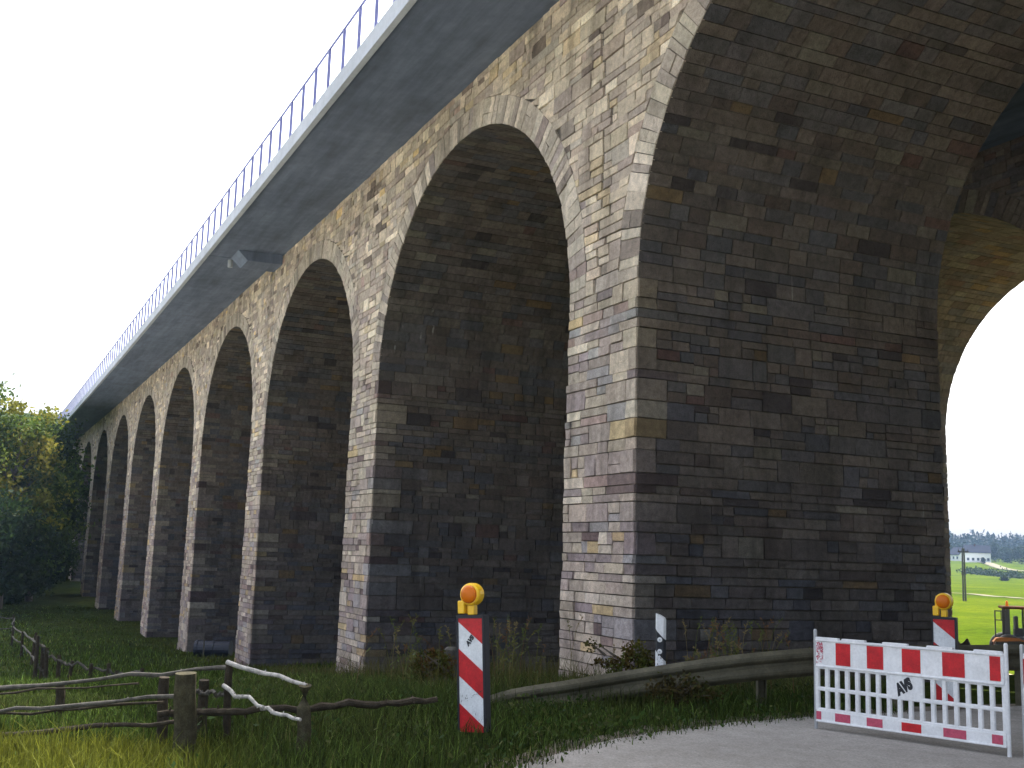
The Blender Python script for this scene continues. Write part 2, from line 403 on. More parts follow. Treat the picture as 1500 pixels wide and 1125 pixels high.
def tooth(seed, z):
    q = random.Random(seed * 7919 + int(z * 1000)); return q.choice((-.22, -.1, .05, .16, .25))
def build_arch(s0, s1, c, na, nb, seed, coarse=1.0, teeth=(None, None), pal=PAL, palr=PALR):
    """one bay above the springing: spandrel walls, voussoir ring and vault between the joints s0 (right) and s1 (left); c: crown"""
    r = random.Random(seed); mb = MB(); rec = .030
    Ra, Rb = RAD, RISE
    ell = lambda a, k: (c + (Ra + k) * math.cos(a), ZS + (Rb + k) * math.sin(a))
    def xe(v, k=RING):
        t = (v - ZS) / (Rb + k)
        return (Ra + k) * math.sqrt(max(0, 1 - t * t)) if t < 1 else 0
    ng = 48
    sides = ((na, -1, pal, True), (nb, 1, palr, False))
    for n0, sg, p_, fl in sides:
        P = lambda u, v, d: Wm(u, n0 + sg * d, v)
        # backing wall behind the joints
        for k in range(ng):
            a0, a1 = math.pi * k / ng, math.pi * (k + 1) / ng
            x0, z0 = ell(a0, .03); x1, z1 = ell(a1, .03)
            x0, x1 = min(max(x0, s0), s1), min(max(x1, s0), s1)
            f = [P(x0, z0, -rec), P(x1, z1, -rec), P(x1, ZT, -rec), P(x0, ZT, -rec)]
            mb.face(f if not fl else f[::-1], MORT)
        for x0, x1 in ((s0, c - Ra), (c + Ra, s1)):
            if x1 - x0 > .01:
                f = [P(x1, ZS, -rec), P(x0, ZS, -rec), P(x0, ZT, -rec), P(x1, ZT, -rec)]
                mb.face(f if not fl else f[::-1], MORT)
        # coursed spandrel
        topk = .12 if n0 == na else .0
        for bnd in courses(ZS, ZT, random.Random(4242 if coarse == 1 else seed), .118 * coarse, .195 * coarse):
            v0, v1, sp = bnd; vm = (v0 + v1) / 2
            ta = tooth(teeth[0], vm) if (teeth[0] and fl) else 0
            tb = tooth(teeth[1], vm) if (teeth[1] and fl) else 0
            sa, sb = s0 + ta + (.022 if ta else 0), s1 + tb - (.022 if tb else 0)
            flat = v1 > ZS + .80 * (Rb + RING)
            ze = lambda x: ZS + (Rb + RING) * math.sqrt(max(0, 1 - ((x - c) / (Ra + RING)) ** 2))
            if flat or v0 >= ZS + Rb + RING: iv = [(sa, sb, 'F')]
            else: iv = [(sa, c - xe(v1), 'R'), (c + xe(v1), sb, 'L')]
            for a, b, kind in iv:
                for (x0, x1, z0, z1) in band_rects(a, b, bnd, r, .26 * coarse, .72 * coarse):
                    q = [(x0, z0), (x1, z0), (x1, z1), (x0, z1)]
                    if kind == 'R': q = [(min(x, c - xe(z)), z) for x, z in q]
                    elif kind == 'L': q = [(max(x, c + xe(z)), z) for x, z in q]
                    elif z0 < ZS + Rb + RING:
                        e = xe(z1)
                        if x0 > c - e and x1 < c + e: continue
                        if x0 < c - e < x1: x1 = c - e - .004
                        elif x0 < c + e < x1: x0 = c + e + .004
                        q = [(x0, max(z0, ze(x0))), (x1, max(z0, ze(x1))), (x1, z1), (x0, z1)]
                        q = [(x, min(z, z1 - .012)) if i < 2 else (x, z) for i, (x, z) in enumerate(q)]
                        if min(z1 - q[0][1], z1 - q[1][1]) < .03 and max(z1 - q[0][1], z1 - q[1][1]) < .05: continue
                    if max(q[1][0] - q[0][0], q[2][0] - q[3][0]) < .05: continue
                    if q[1][0] - q[0][0] < .02 or q[2][0] - q[3][0] < .02:
                        continue
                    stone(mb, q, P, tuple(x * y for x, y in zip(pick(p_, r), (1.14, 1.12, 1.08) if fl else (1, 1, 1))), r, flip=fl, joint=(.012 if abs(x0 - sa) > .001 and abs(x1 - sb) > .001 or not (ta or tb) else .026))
        # voussoirs
        a = 0.0
        while a < math.pi - 1e-6:
            step = r.uniform(.15, .34) * (1 if coarse == 1 else 1.3) / (Ra + .3)
            e = a + step
            if math.pi - e < .03: e = math.pi
            ks = [(0, RING)] if r.random() < .6 else ([(0, .34), (.34, RING)] if r.random() < .5 else [(0, .26), (.26, RING)])
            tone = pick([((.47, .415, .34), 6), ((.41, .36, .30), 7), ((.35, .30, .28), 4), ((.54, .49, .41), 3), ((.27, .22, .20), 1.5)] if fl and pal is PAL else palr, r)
            for k0, k1 in ks:
                q = [ell(a, k0), ell(a, k1), ell(e, k1), ell(e, k0)]
                cu = sum(x for x, _ in q) / 4; cv = sum(z for _, z in q) / 4
                sh = 1 - .010 / min(step * Ra, .3)
                q2 = [(cu + (x - cu) * .985, cv + (z - cv) * .985) for x, z in q]
                q2 = [(cu + (x - cu) * (sh / .985), cv + (z - cv) * (sh / .985)) if k1 - k0 < .4 else (x, z) for x, z in q2]
                # shrink along the ring only
                em = .006 / (Ra + .3)
                q2 = [ell(a + em * 1.5, k0 + .002), ell(a + em * 1.5, k1 - .008), ell(e - em, k1 - .008), ell(e - em, k0 + .002)]
                dd = r.uniform(0, .022)
                fr = [P(x + r.uniform(-.008, .008), z + r.uniform(-.008, .008), dd + r.uniform(-.008, .010)) for x, z in q2]; bk = [P(x, z, -.042) for x, z in q2]
                fs = [(0, 1, 2, 3)] + [((i + 1) % 4, i, 4 + i, 4 + (i + 1) % 4) for i in range(4)]
                if fl: fs = [f[::-1] for f in fs]
                kk = r.uniform(.86, 1.10); mb.mesh(fr + bk, fs, tuple(x * kk for x in tone))
            a = e
    # vault
    V = lambda u, a, d: (lambda q: Wm(q[0], na + u, q[1]))(ell(a, -d))
    for k in range(ng):
        a0, a1 = math.pi * k / ng, math.pi * (k + 1) / ng
        mb.face([V(.015, a0, -rec), V(nb - na - .015, a0, -rec), V(nb - na - .015, a1, -rec), V(.015, a1, -rec)], MORT)
    a = 0.0
    while a < math.pi - 1e-6:
        h = r.uniform(.15, .29) * (1 if coarse == 1 else 1.4)
        e = a + h / Ra
        if math.pi - e < .03: e = math.pi
        u = 0; dp = nb - na
        while u < dp - 1e-6:
            w = u + r.uniform(.3, .78) * coarse
            if dp - w < .25: w = dp
            em = .008 / Ra
            dd = r.uniform(0, .010)
            q = [(u + .007, a + em), (w - .007, a + em), (w - .007, e - em), (u + .007, e - em)]
            fr = [V(x, y, dd + r.uniform(-.002, .002)) for x, y in q]; bk = [V(x, y, -.042) for x, y in q]
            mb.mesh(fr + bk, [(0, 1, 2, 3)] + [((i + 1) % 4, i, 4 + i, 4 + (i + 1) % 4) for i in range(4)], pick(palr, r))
            u = w
        a = e
    return mb

def strip(mb, sec, ss, c=(1, 1, 1), closed=True):
    """extrude a cross-section (n, z) along the bridge through the stations ss"""
    n = len(sec)
    rows = [[Wm(s, a, b) for a, b in sec] for s in ss]
    for k in range(len(ss) - 1):
        for j in range(n):
            j2 = (j + 1) % n
            mb.face([rows[k][j], rows[k][j2], rows[k + 1][j2], rows[k + 1][j]], c)
    mb.face(rows[0][::-1], c); mb.face(rows[-1], c)

SEND = 12.6 * U
def frange(a, b, st):
    k = max(1, int(round((b - a) / st))); return [a + (b - a) * i / k for i in range(k + 1)]
JOINT_S = 2.885 * U
def viaduct(label, base, na, nb, soff, bays, det, rail):
    root = thing('stone_viaduct', label, 'viaduct', base, world=True)
    for i in bays:
        s0 = i * L + soff
        wx, wy, _ = Wm(s0 + WP / 2, na, 0)
        zb = hgt(wx, wy) - 1.0 - CAMH - GRADE * s0
        coarse = 1.0 if i <= det else 1.55
        obj('pier', build_pier(s0, na, nb, zb, 100 + i * 13 + int(na * 10), coarse), M_stone, root)
        # the bay to the right of pier i
        c = s0 - (L - WP) / 2
        coarse = 1.0 if i <= det + 1 else 1.55
        obj('arch', build_arch(c - L / 2 + .006, c + L / 2 - .006, c, na, nb, 500 + i * 17 + int(na * 10), coarse, ((11 if i == 1 else None), (11 if i == 0 else None)) if rail else (None, None), **({} if rail else dict(pal=PALR))), M_stone, root)  # rear viaduct's front walls get the dark palette: gap shade painted into their colour
    smin = (min(bays) - 1) * L + soff + WP / 2; smax = max(bays) * L + soff + WP / 2
    fo, bo = (OVER, 3.15) if rail else (3.15, OVER)  # inner overhangs drawn wide to shut sunlight out of the gap
    ed, bk = na - fo, nb + bo
    zt = ZT + .003
    segs = [(smin, JOINT_S - .03), (JOINT_S + .03, smax)] if rail else [(smin, smax)]
    for q, (a, b) in enumerate(segs):
        mb = MB(); ss = frange(a, b, 4)
        strip(mb, [(ed + .135, ZF + .03), (na - .25, zt), (nb + .25, zt), (bk - .135, ZF + .03), (bk - .135, ZF + .40), (ed + .135, ZF + .40)], ss)
        if rail and q == 0:      # end rib of the near slab, hanging below the soffit at the joint
            strip(mb, [(ed + .95, ZF + .04), (ed + 1.30, ZF - .30), (na - .04, zt - .36), (na - .04, zt - .002), (na - .25, zt - .004)], frange(b - 1.3, b - .003, .4))
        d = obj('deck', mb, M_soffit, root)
        for e_, sg in ((ed, 1), (bk, -1)):
            mb = MB()
            strip(mb, [(e_, ZF), (e_ + sg * .13, ZF - .012), (e_ + sg * .13, ZF + .43), (e_ + sg * .012, ZF + .42)], ss)
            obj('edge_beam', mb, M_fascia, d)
    if rail:
        zb = ZF + .43; n0 = ed + .18
        hd = MB()
        for nn, zz, w in ((n0, ZR, .020), (n0, zb + .16, .008)):
            strip(hd, [(nn - w, zz - w), (nn + w, zz - w), (nn + w, zz + w), (nn - w, zz + w)], frange(smin, smax, 3))
        h = obj('railing', hd, M_rail, root)
        sp = .1372 * U
        k0 = math.ceil((-1.35 * U) / sp); s_list = []
        k = 0; s = .9080 * U - 12 * sp
        while s < 11.95 * U and len(s_list) < 98: s_list.append(s); s += sp
        for s in s_list:
            mb = MB()
            w = .028; q = .032
            pts = [Wm(s + a, n0 + b, z) for z in (zb - .02, ZR - .02) for a, b in ((-w, -q), (w, -q), (w, q), (-w, q))]
            mb.mesh(pts, [(0, 1, 5, 4), (1, 2, 6, 5), (2, 3, 7, 6), (3, 0, 4, 7), (4, 5, 6, 7)])
            pts = [Wm(s + a, n0 + b, z) for z in (zb - .02, zb + .05) for a, b in ((-.10, -.10), (.10, -.10), (.10, .10), (-.10, .10))]
            mb.mesh(pts, [(0, 1, 5, 4), (1, 2, 6, 5), (2, 3, 7, 6), (3, 0, 4, 7), (4, 5, 6, 7)])
            obj('railing_post', mb, M_rail, h)
        # drain spout beside the expansion joint
        mb = MB(); p0 = Wm(JOINT_S + .35, ed + 1.0, ZF + .06); p1 = Wm(JOINT_S + .35, ed + 1.0, ZF - .22)
        mb.tube([p0, p1], .09, 12); obj('drain_spout', mb, M_fascia, root)
    return root
b1 = Wm(0, 0, -CAMH); 
viaduct('long masonry viaduct nearest the road, round arches under an overhanging concrete deck with railing', Wm(0, 0, -CAMH), 0, DEP, 0, range(-1, 13), 5, True)
viaduct('second masonry viaduct seen through the nearest arch, its sunlit arch framing the white sky', Wm(0, N2, -CAMH), N2, N2 + D2, S2OFF, range(-1, 7), 1, False)

# ------------------------------------------------------------------ ground, road
def build_ground():
    az = 420; rings = [0.0]; r = .6
    while r < 1700: rings.append(r); r *= 1.055
    vs = [(0, 0, hgt(0, 0))]; fs = []
    for r in rings[1:]:
        for j in range(az):
            a = 2 * math.pi * j / az; x, y = r * math.cos(a), r * math.sin(a); vs.append((x, y, hgt(x, y)))
    for j in range(az): fs.append((0, 1 + j, 1 + (j + 1) % az))
    for k in range(len(rings) - 2):
        for j in range(az):
            j2 = (j + 1) % az; b = 1 + k * az
            fs.append((b + j, b + az + j, b + az + j2, b + j2))
    mb = MB(); mb.mesh(vs, fs)
    o = obj('ground', mb, M_ground, smooth=True); tag(o, kind='structure')
build_ground()
# road edge stations: (s, n) of the left edge, heading from the camera under the near arch
LEFT = [(-30, -16), (-14, -8.5), (-5, -4.0), (0, -1.4), (3.2, .6), (6.0, 2.2), (7.95, 3.6), (9.28, 5.35), (9.95, 7.0), (10.25, 8.5), (10.5, 12), (10.6, 20), (10.6, 30), (10.4, 45)]
def spline(pts, per=8):
    out = []
    P = [pts[0]] + list(pts) + [pts[-1]]
    for i in range(1, len(P) - 2):
        for k in range(per):
            t = k / per; q = []
            for d in range(len(pts[0])):
                p0, p1, p2, p3 = (P[i + j][d] for j in (-1, 0, 1, 2))
                q.append(.5 * (2 * p1 + (p2 - p0) * t + (2 * p0 - 5 * p1 + 4 * p2 - p3) * t * t + (3 * p1 - p0 - 3 * p2 + p3) * t ** 3))
            out.append(tuple(q))
    out.append(tuple(pts[-1])); return out
le = spline(LEFT)
def road_sheet(w0, w1, dz, jit, seed):
    r = random.Random(seed); mb = MB(); rows = []
    for i, (s, n) in enumerate(le):
        a = le[max(i - 1, 0)]; b = le[min(i + 1, len(le) - 1)]
        tx, ty = b[0] - a[0], b[1] - a[1]; l = math.hypot(tx, ty); nx, ny = -ty / l, tx / l      # to the left of travel (s grows)
        if nx < 0 and ny < 0: pass
        row = []
        for w in w0 + r.uniform(-jit, jit), (w0 + w1) / 2, w1:
            s_, n_ = s - (ty / l) * w * 1.0, n + (tx / l) * w * 1.0
            s_, n_ = s - (ty / l) * w, n + (tx / l) * w
            x, y = -s_, n_
            row.append((x, y, hgt(x, y) + dz))
        rows.append(row)
    for k in range(len(rows) - 1):
        for j in range(2): mb.face([rows[k][j], rows[k + 1][j], rows[k + 1][j + 1], rows[k][j + 1]])
    return mb
# which side of the left edge is the carriageway: towards smaller s
yd = MB(); Y = [(x, y) for x in range(-90, 61, 10) for y in range(-74, -2, 9)]
for x in range(-90, 60, 5):
    for y0, y1 in zip([-74, -65, -56, -47, -38, -29, -20, -12, -6], [-65, -56, -47, -38, -29, -20, -12, -6, -2.5]):
        yd.face([(a, b, hgt(a, b) + .003) for a, b in ((x, y0), (x + 5, y0), (x + 5, y1), (x, y1))])
tag(obj('bounce_ground', yd, simple('pale_bounce_surface', (.475, .46, .425), .95, .15, 1.5)), kind='structure')  # pale ground out of view, added to bounce light onto the viaduct
sg_ = MB()
for x in range(-60, 41, 4):
    for y in range(31, 44, 4): sg_.face([(a, b, hgt(a, b) + .004) for a, b in ((x, y), (x + 4, y), (x + 4, y + 4), (x, y + 4))])
tag(obj('bounce_strip', sg_, simple('warm_bounce_surface', (.40, .30, .19), .95, .2, 1.2)), kind='structure')  # hidden earth strip, added to bounce warm light under the rear vault
sh = obj('road_shoulder', road_sheet(-.35, .5, .004, .12, 3), M_dirtedge); tag(sh, kind='structure')
rd = obj('road', road_sheet(.0, 6.2, .008, .05, 4), M_road); tag(rd, kind='structure')

def at_height(px, py, H):
    """point on the pixel's ray that stands H above the terrain"""
    v = ray(px, py); d = 27.0
    while d < 900:
        q = CAM + v * d; g = q.z - H - hgt(q.x, q.y)
        if g <= 0: return q
        d *= 1.004
    return q
def face_rz(p, extra=0):
    """yaw that turns a thing's local -y towards the camera, plus extra"""
    v = CAM - Vector((p.x, p.y, CAM.z)); return math.atan2(v.y, v.x) + math.pi / 2 + extra

def text_mesh(name, body, size, mat_, parent, M, shear=0.0, offset=0.0):
    cu = bpy.data.curves.new(name, 'FONT'); cu.body = body; cu.size = size; cu.align_x = 'CENTER'; cu.align_y = 'CENTER'; cu.shear = shear; cu.offset = offset; cu.extrude = .0006
    t = bpy.data.objects.new('tmp', cu); col.objects.link(t)
    dg = bpy.context.evaluated_depsgraph_get(); me = bpy.data.meshes.new_from_object(t.evaluated_get(dg))
    bpy.data.objects.remove(t); bpy.data.curves.remove(cu)
    me.transform(M); me.materials.clear(); me.materials.append(mat_)
    o = bpy.data.objects.new(name, me); col.objects.link(o); o.parent = parent; return o

# ------------------------------------------------------------------ warning beacons
def beacon(p, rz, lean, label, group):
    root = thing('warning_beacon', label, 'warning beacon', p, rz, group); root.rotation_euler = (0, lean, rz)
    W_, H_, z0, T = .25, 1.0, .10, .10
    mb = MB(); mb.box((-.30, -.16, -.09), (.30, .20, -.005), bev=.025); obj('foot_plate', mb, M_black, root)
    mb = MB()
    mb.box((-W_ / 2 - .018, 0, z0), (W_ / 2 + .018, T, z0 + H_ + .03), bev=.012)
    mb.box((-W_ / 2 - .018, -.012, z0), (-W_ / 2 - .001, .002, z0 + H_ + .03)); mb.box((W_ / 2 + .001, -.012, z0), (W_ / 2 + .018, .002, z0 + H_ + .03))
    mb.box((-W_ / 2 - .018, -.0125, z0 + H_ + .001), (W_ / 2 + .018, .002, z0 + H_ + .03))
    obj('frame', mb, M_black, root)
    mb = MB(); mb.box((-W_ / 2, -.004, z0), (W_ / 2, -.0005, z0 + H_)); obj('panel', mb, M_foilw, root); pan = root.children[-1]
    top = z0 + H_
    def clip(lo, hi):      # strip between the slanted lines lo and hi (distances below the top at the left edge)
        P = []
        xs = [-W_ / 2 + W_ * i / 24 for i in range(25)]
        up = [(x, top - max(0, min(H_, lo + (x + W_ / 2) * .8))) for x in xs]; dn = [(x, top - max(0, min(H_, hi + (x + W_ / 2) * .8))) for x in xs]
        mb = MB()
        for k in range(24):
            if up[k][1] - dn[k][1] < 1e-5 and up[k + 1][1] - dn[k + 1][1] < 1e-5: continue
            mb.face([(dn[k][0], -.0065, dn[k][1]), (dn[k + 1][0], -.0065, dn[k + 1][1]), (up[k + 1][0], -.0065, up[k + 1][1]), (up[k][0], -.0065, up[k][1])])
        return mb
    for lo, hi in ((-.25, .03), (.27, .51), (.75, .99)):
        obj('red_stripe', clip(lo, hi), M_red, pan)
    # lamp on top
    zl = top + .03
    C = Vector((.0, .04, zl + .185))
    RX = Matrix.Translation(C) @ Matrix.Rotation(R_(90), 4, 'X')
    mb = MB(); mb.lathe([(.060, -.062), (.088, -.060), (.098, -.052), (.104, -.03), (.104, .03), (.098, .052), (.088, .060), (.060, .062)], RX, 28)
    mb.box((-.035, .005, zl), (.035, .075, zl + .10), bev=.008)
    lamp = obj('lamp', mb, M_yel, root, smooth=False)
    mb = MB(); mb.box((-.125, -.02, zl + .012), (-.055, .06, zl + .13), bev=.010); mb.tube([(-.09, .02, zl + .12), (-.098, .03, zl + .2), (-.085, .035, zl + .25)], .012, 8)
    obj('battery_box', mb, M_yel, lamp)
    for sg in (1, -1):
        mb = MB(); mb.lathe([(.083, .058), (.080, .070), (.066, .082), (.045, .090), (.02, .094), (.004, .095)], Matrix.Translation(C) @ Matrix.Rotation(R_(90 * sg), 4, 'X'), 26)
        obj('lens', mb, M_amber, lamp, smooth=True)
    return root, pan
pB = at(693, 1065, 10.1); pB = gz(pB, -.02)
bc, pan = beacon(pB, face_rz(pB, R_(-30)), R_(-3.6), 'tilted red and white beacon with yellow lamp in the verge grass beside the road', 'red and white warning beacons')
text_mesh('maker_mark', 'AVS', .055, M_black, pan, Matrix.Translation((-.005, -.0075, .90)) @ Matrix.Rotation(R_(90), 4, 'X') @ Matrix.Rotation(R_(52), 4, 'Z'), .2, .004)
mb = MB(); r = random.Random(2)
for k in range(26):
    t = r.random(); x = -.11 + .22 * t + r.uniform(-.006, .006); z = .36 + .10 * t + r.gauss(0, .006); w, h = r.uniform(.003, .012), r.uniform(.002, .006)
    mb.face([(x, -.0072, z), (x + w, -.0072, z + h * .4), (x + w, -.0072, z + h * 1.4), (x, -.0072, z + h)])
for k in range(14):
    x, z = r.uniform(-.12, .10), r.uniform(.15, .55); w, h = r.uniform(.002, .006), r.uniform(.006, .02)
    mb.face([(x, -.0074, z), (x + w, -.0074, z + h * .2), (x + w * 1.6, -.0074, z + h), (x + w * .5, -.0074, z + h)])
obj('stain', mb, M_grey, pan)['kind'] = 'stuff'
pB2 = gz(at(1385, 1000, 13.6), -.03)
beacon(pB2, face_rz(pB2, R_(-14)), R_(0), 'upright red and white beacon with amber lamp standing behind the white barrier', 'red and white warning beacons')

# ------------------------------------------------------------------ delineator post
pD = gz(at(968, 930, 13.75))
dl = thing('delineator_post', 'white roadside marker post with slanted black band and two reflectors behind the guard rail', 'marker post', pD, face_rz(pD, R_(-12)))
def prism_z(sec, f0, f1):
    """section points (x, y); f0(x), f1(x): bottom and top heights"""
    mb = MB(); n = len(sec)
    lo = [(x, y, f0(x)) for x, y in sec]; hi = [(x, y, f1(x)) for x, y in sec]
    mb.mesh(lo + hi, [tuple(range(n))[::-1], tuple(range(n, 2 * n))] + [(k, (k + 1) % n, n + (k + 1) % n, n + k) for k in range(n)]); return mb
SEC = [(-.065, .0), (-.04, -.035), (.04, -.035), (.065, .0), (.03, .10), (-.03, .10)]
sl = 1.0
obj('shaft', prism_z(SEC, lambda x: -.1, lambda x: .55 - x * sl), M_white, dl)
obj('black_band', prism_z(SEC, lambda x: .551 - x * sl, lambda x: .80 - x * sl), M_black, dl)
obj('cap', prism_z(SEC, lambda x: .801 - x * sl, lambda x: 1.02 - x * .55), M_white, dl)
for z in (.60, .74):
    mb = MB(); mb.lathe([(.030, 0), (.030, .006), (.022, .008)], Matrix.Translation((-.004, -.0352, z)) @ Matrix.Rotation(R_(90), 4, 'X'), 18); rf = obj('reflector', mb, M_white, dl)
    mb = MB(); mb.lathe([(.010, .0083), (.010, .0095)], Matrix.Translation((-.004, -.0352, z)) @ Matrix.Rotation(R_(90), 4, 'X'), 12); obj('screw', mb, M_steel, rf)
mb = MB(); r = random.Random(5)
for k in range(22):
    x, z = r.uniform(-.038, .036), r.uniform(.38, .56); w, h = r.uniform(.004, .012), r.uniform(.006, .022)
    mb.face([(x, -.0365, z), (x + w, -.0365, z), (x + w * .8, -.0365, z + h), (x + .2 * w, -.0365, z + h)])
obj('stain', mb, M_dirt, dl)['kind'] = 'stuff'

# ------------------------------------------------------------------ plastic barriers
def barrier(pl, pr, label, torn):
    v = pr - pl; root = thing('road_barrier', label, 'barrier', pl, math.atan2(v.y, v.x), 'white plastic barriers across the road')
    Wd = math.hypot(v.x, v.y); T = .045
    lean = 0
    mb = MB()
    z_top, z_a, z_b, z_c, z_d, z_e, z_bot = .905, .625, .605, .425, .385, .215, .08
    # boards
    mb.box((.03, 0, z_a), (Wd - .03, T, z_top), bev=.008); mb.box((.03, 0, z_bot), (Wd - .03, T, z_e - .02), bev=.008)
    for x in (.03, .33, .78, 1.24, 1.70):
        mb.box((x, -.004, z_top - .01), (min(x + .26, Wd - .03), T + .004, z_top + .018), bev=.008)
    # edge lips
    mb.box((.031, -.010, z_a - .002), (Wd - .031, T + .01, z_a + .016), bev=.004); mb.box((.031, -.010, z_top - .022), (Wd - .031, T + .01, z_top - .004), bev=.004)
    mb.box((.031, -.010, z_bot - .004), (Wd - .031, T + .01, z_bot + .012), bev=.004)
    obj('board', mb, M_white, root); bd = root.children[-1]
    mb = MB(); n = 17; pitch = (Wd - .08) / n
    for k in range(n + 1):
        x = .04 + k * pitch
        mb.box((x - .022, .003, z_e - .025), (x + .022, T - .003, z_a + .005), bev=.009)
    for a, b in ((z_b - .002, z_a + .004), (z_d, z_c), (z_e - .03, z_e)):
        mb.box((.041, .002, a), (Wd - .041, T - .002, b), bev=.009)
    mb.box((.04 + 7 * pitch, .001, z_d + .004), (.04 + 10 * pitch, T - .001, z_a), bev=.006)
    obj('lattice', mb, M_white, root); lt = root.children[-1]
    for x in (.016, Wd - .016):
        mb = MB(); mb.tube([(x, T / 2, -.01), (x, T / 2, .985)], .019, 10); mb.tube([(x, T / 2, .985), (x, T / 2, 1.0)], [.019, .012], 10)
        obj('leg', mb, M_steel if x < 1 else M_white, root)
    i = 0
    for a, b in ((.265, .43), (.614, .79), (.988, 1.178), (1.397, 1.614), (1.85, 1.95)) if torn else ((.03, .12), (.40, .57), (.77, .94), (1.15, 1.32), (1.54, 1.71), (1.88, 1.95)):
        mb = MB(); mb.box((a, -.003, z_a + .03), (b, .001, z_top - .03)); obj('red_foil', mb, M_red, bd)
    for a, b, f in ((.035, .09, 1), (.25, .42, 1), (.60, .77, 1), (.97, 1.17, 0), (1.39, 1.61, 1), (1.85, 1.95, 1)):
        mb = MB(); mb.box((a, -.003, z_bot + .02), (b, .001, z_e - .035)); o = obj('red_foil', mb, M_redf if f else M_red, bd)
        if f: o['label'] = 'faded scratched red foil'
    if torn:
        mb = MB(); q = random.Random(9)
        for k in range(150):
            z = z_a + .03 + (z_top - z_a - .07) * q.random() ** .8; dens = .35 + .65 * (z - z_a) / (z_top - z_a)
            if q.random() > dens: continue
            x = q.uniform(.04, .115); w, h = q.uniform(.003, .012), q.uniform(.004, .022)
            mb.face([(x, -.0026, z), (x + w, -.0026, z + h * q.uniform(-.4, .4)), (x + w * q.uniform(.4, 1), -.0026, z + h), (x - w * .3, -.0026, z + h * .7)])
        o = obj('red_foil', mb, M_redf, bd); o['label'] = 'shredded remains of red foil'
    return root, lt, pitch
dlft, drgt = 11.55, 10.1
bl = gz(at(1192, 1072, dlft)); br = gz(at(1480, 1108, drgt))
bz = min(bl.z, br.z); bl.z = br.z = .008
b0, lt, pitch = barrier(bl, br, 'white slatted plastic barrier with black mark on its middle plate, across the road', True)
text_mesh('maker_mark', 'AVS', .135, M_black, lt, Matrix.Translation((.04 + 8.45 * pitch, -.0005, .51)) @ Matrix.Rotation(R_(90), 4, 'X') @ Matrix.Rotation(R_(30), 4, 'Z') @ Matrix.Scale(.72, 4, (1, 0, 0)), .2, .012)
b2l = br + RGT * .07 - fwdh * .10; b2l.z = .008; v = (br - bl).normalized(); v = Matrix.Rotation(R_(6), 3, 'Z') @ v
barrier(b2l, b2l + v * 2.0, 'second white plastic barrier at the right edge, only its end post and boards in view', False)

# ------------------------------------------------------------------ guard rail
GR = [(640, 1042, 13.0), (700, 1025, 13.0), (750, 1010, 13.0), (830, 997, 13.0), (910, 984, 13.2), (1050, 963, 13.0), (1150, 952.5, 13.0), (1250, 947, 13.3), (1420, 945, 13.9)]
gpts = [at(*q) for q in GR]
e1 = gpts[-1]; dv = (gpts[-1] - gpts[-2]); dv.z = 0; dv.normalize()
dv = (dv * .5 + Vector((0, 1, 0)) * .5).normalized()
for k in (2, 5, 9, 14): 
    dv = (dv * .6 + Vector((0, 1, 0)) * .4).normalized(); q = gpts[-1] + dv * 3.2; gpts.append(Vector((q.x, q.y, hgt(q.x, q.y) + .76)))
gp = spline([tuple(q) for q in gpts], 6); gp = [Vector(q) for q in gp]
root = thing('guard_rail', 'dull greenish steel guard rail along the verge, its left end sinking into the grass', 'guard rail', gz(gpts[5]), world=True)
PRF = [(0, 0), (-.012, -.004), (-.055, -.045), (-.06, -.06), (-.06, -.085), (-.052, -.10), (-.012, -.135), (-.012, -.175), (-.052, -.21), (-.06, -.225), (-.06, -.25), (-.055, -.265), (-.012, -.306), (0, -.31)]
mb = MB(); rows = []
for k, p in enumerate(gp):
    t = gp[min(k + 1, len(gp) - 1)] - gp[max(k - 1, 0)]; t.z = 0; t.normalize()
    nrm = Vector((t.y, -t.x, 0))
    if nrm.dot(Vector((0, 0, 0)) - p) < 0: nrm = -nrm
    rows.append([p - nrm * a + Vector((0, 0, b)) for a, b in PRF])
for k in range(len(rows) - 1):
    for j in range(len(PRF) - 1): mb.face([rows[k][j], rows[k + 1][j], rows[k + 1][j + 1], rows[k][j + 1]])
be = obj('beam', mb, M_galv, root)
sd = be.modifiers.new('thick', 'SOLIDIFY'); sd.thickness = .004
acc = 0
for k in range(1, len(gp)):
    acc += (gp[k] - gp[k - 1]).length
    if acc > 1.9 and gp[k].z - hgt(gp[k].x, gp[k].y) > .3:
        acc = 0; p = gp[k]; t = (gp[k] - gp[k - 1]); t.z = 0; t.normalize(); nrm = Vector((t.y, -t.x, 0))
        if nrm.dot(-p) < 0: nrm = -nrm
        q = p - nrm * .12
        M = Matrix(((t.x, t.y, 0), (nrm.x, nrm.y, 0), (0, 0, 1))).transposed().to_4x4(); M.translation = (q.x, q.y, 0)
        mb = MB(); zg = hgt(q.x, q.y)
        mb.box((-.05, -.05, zg - .3), (.05, -.042, p.z - .03), M=M); mb.box((-.05, -.0415, zg - .3), (-.043, .06, p.z - .03), M=M); mb.box((.043, -.0415, zg - .3), (.05, .06, p.z - .03), M=M)
        obj('post', mb, M_galv, root)

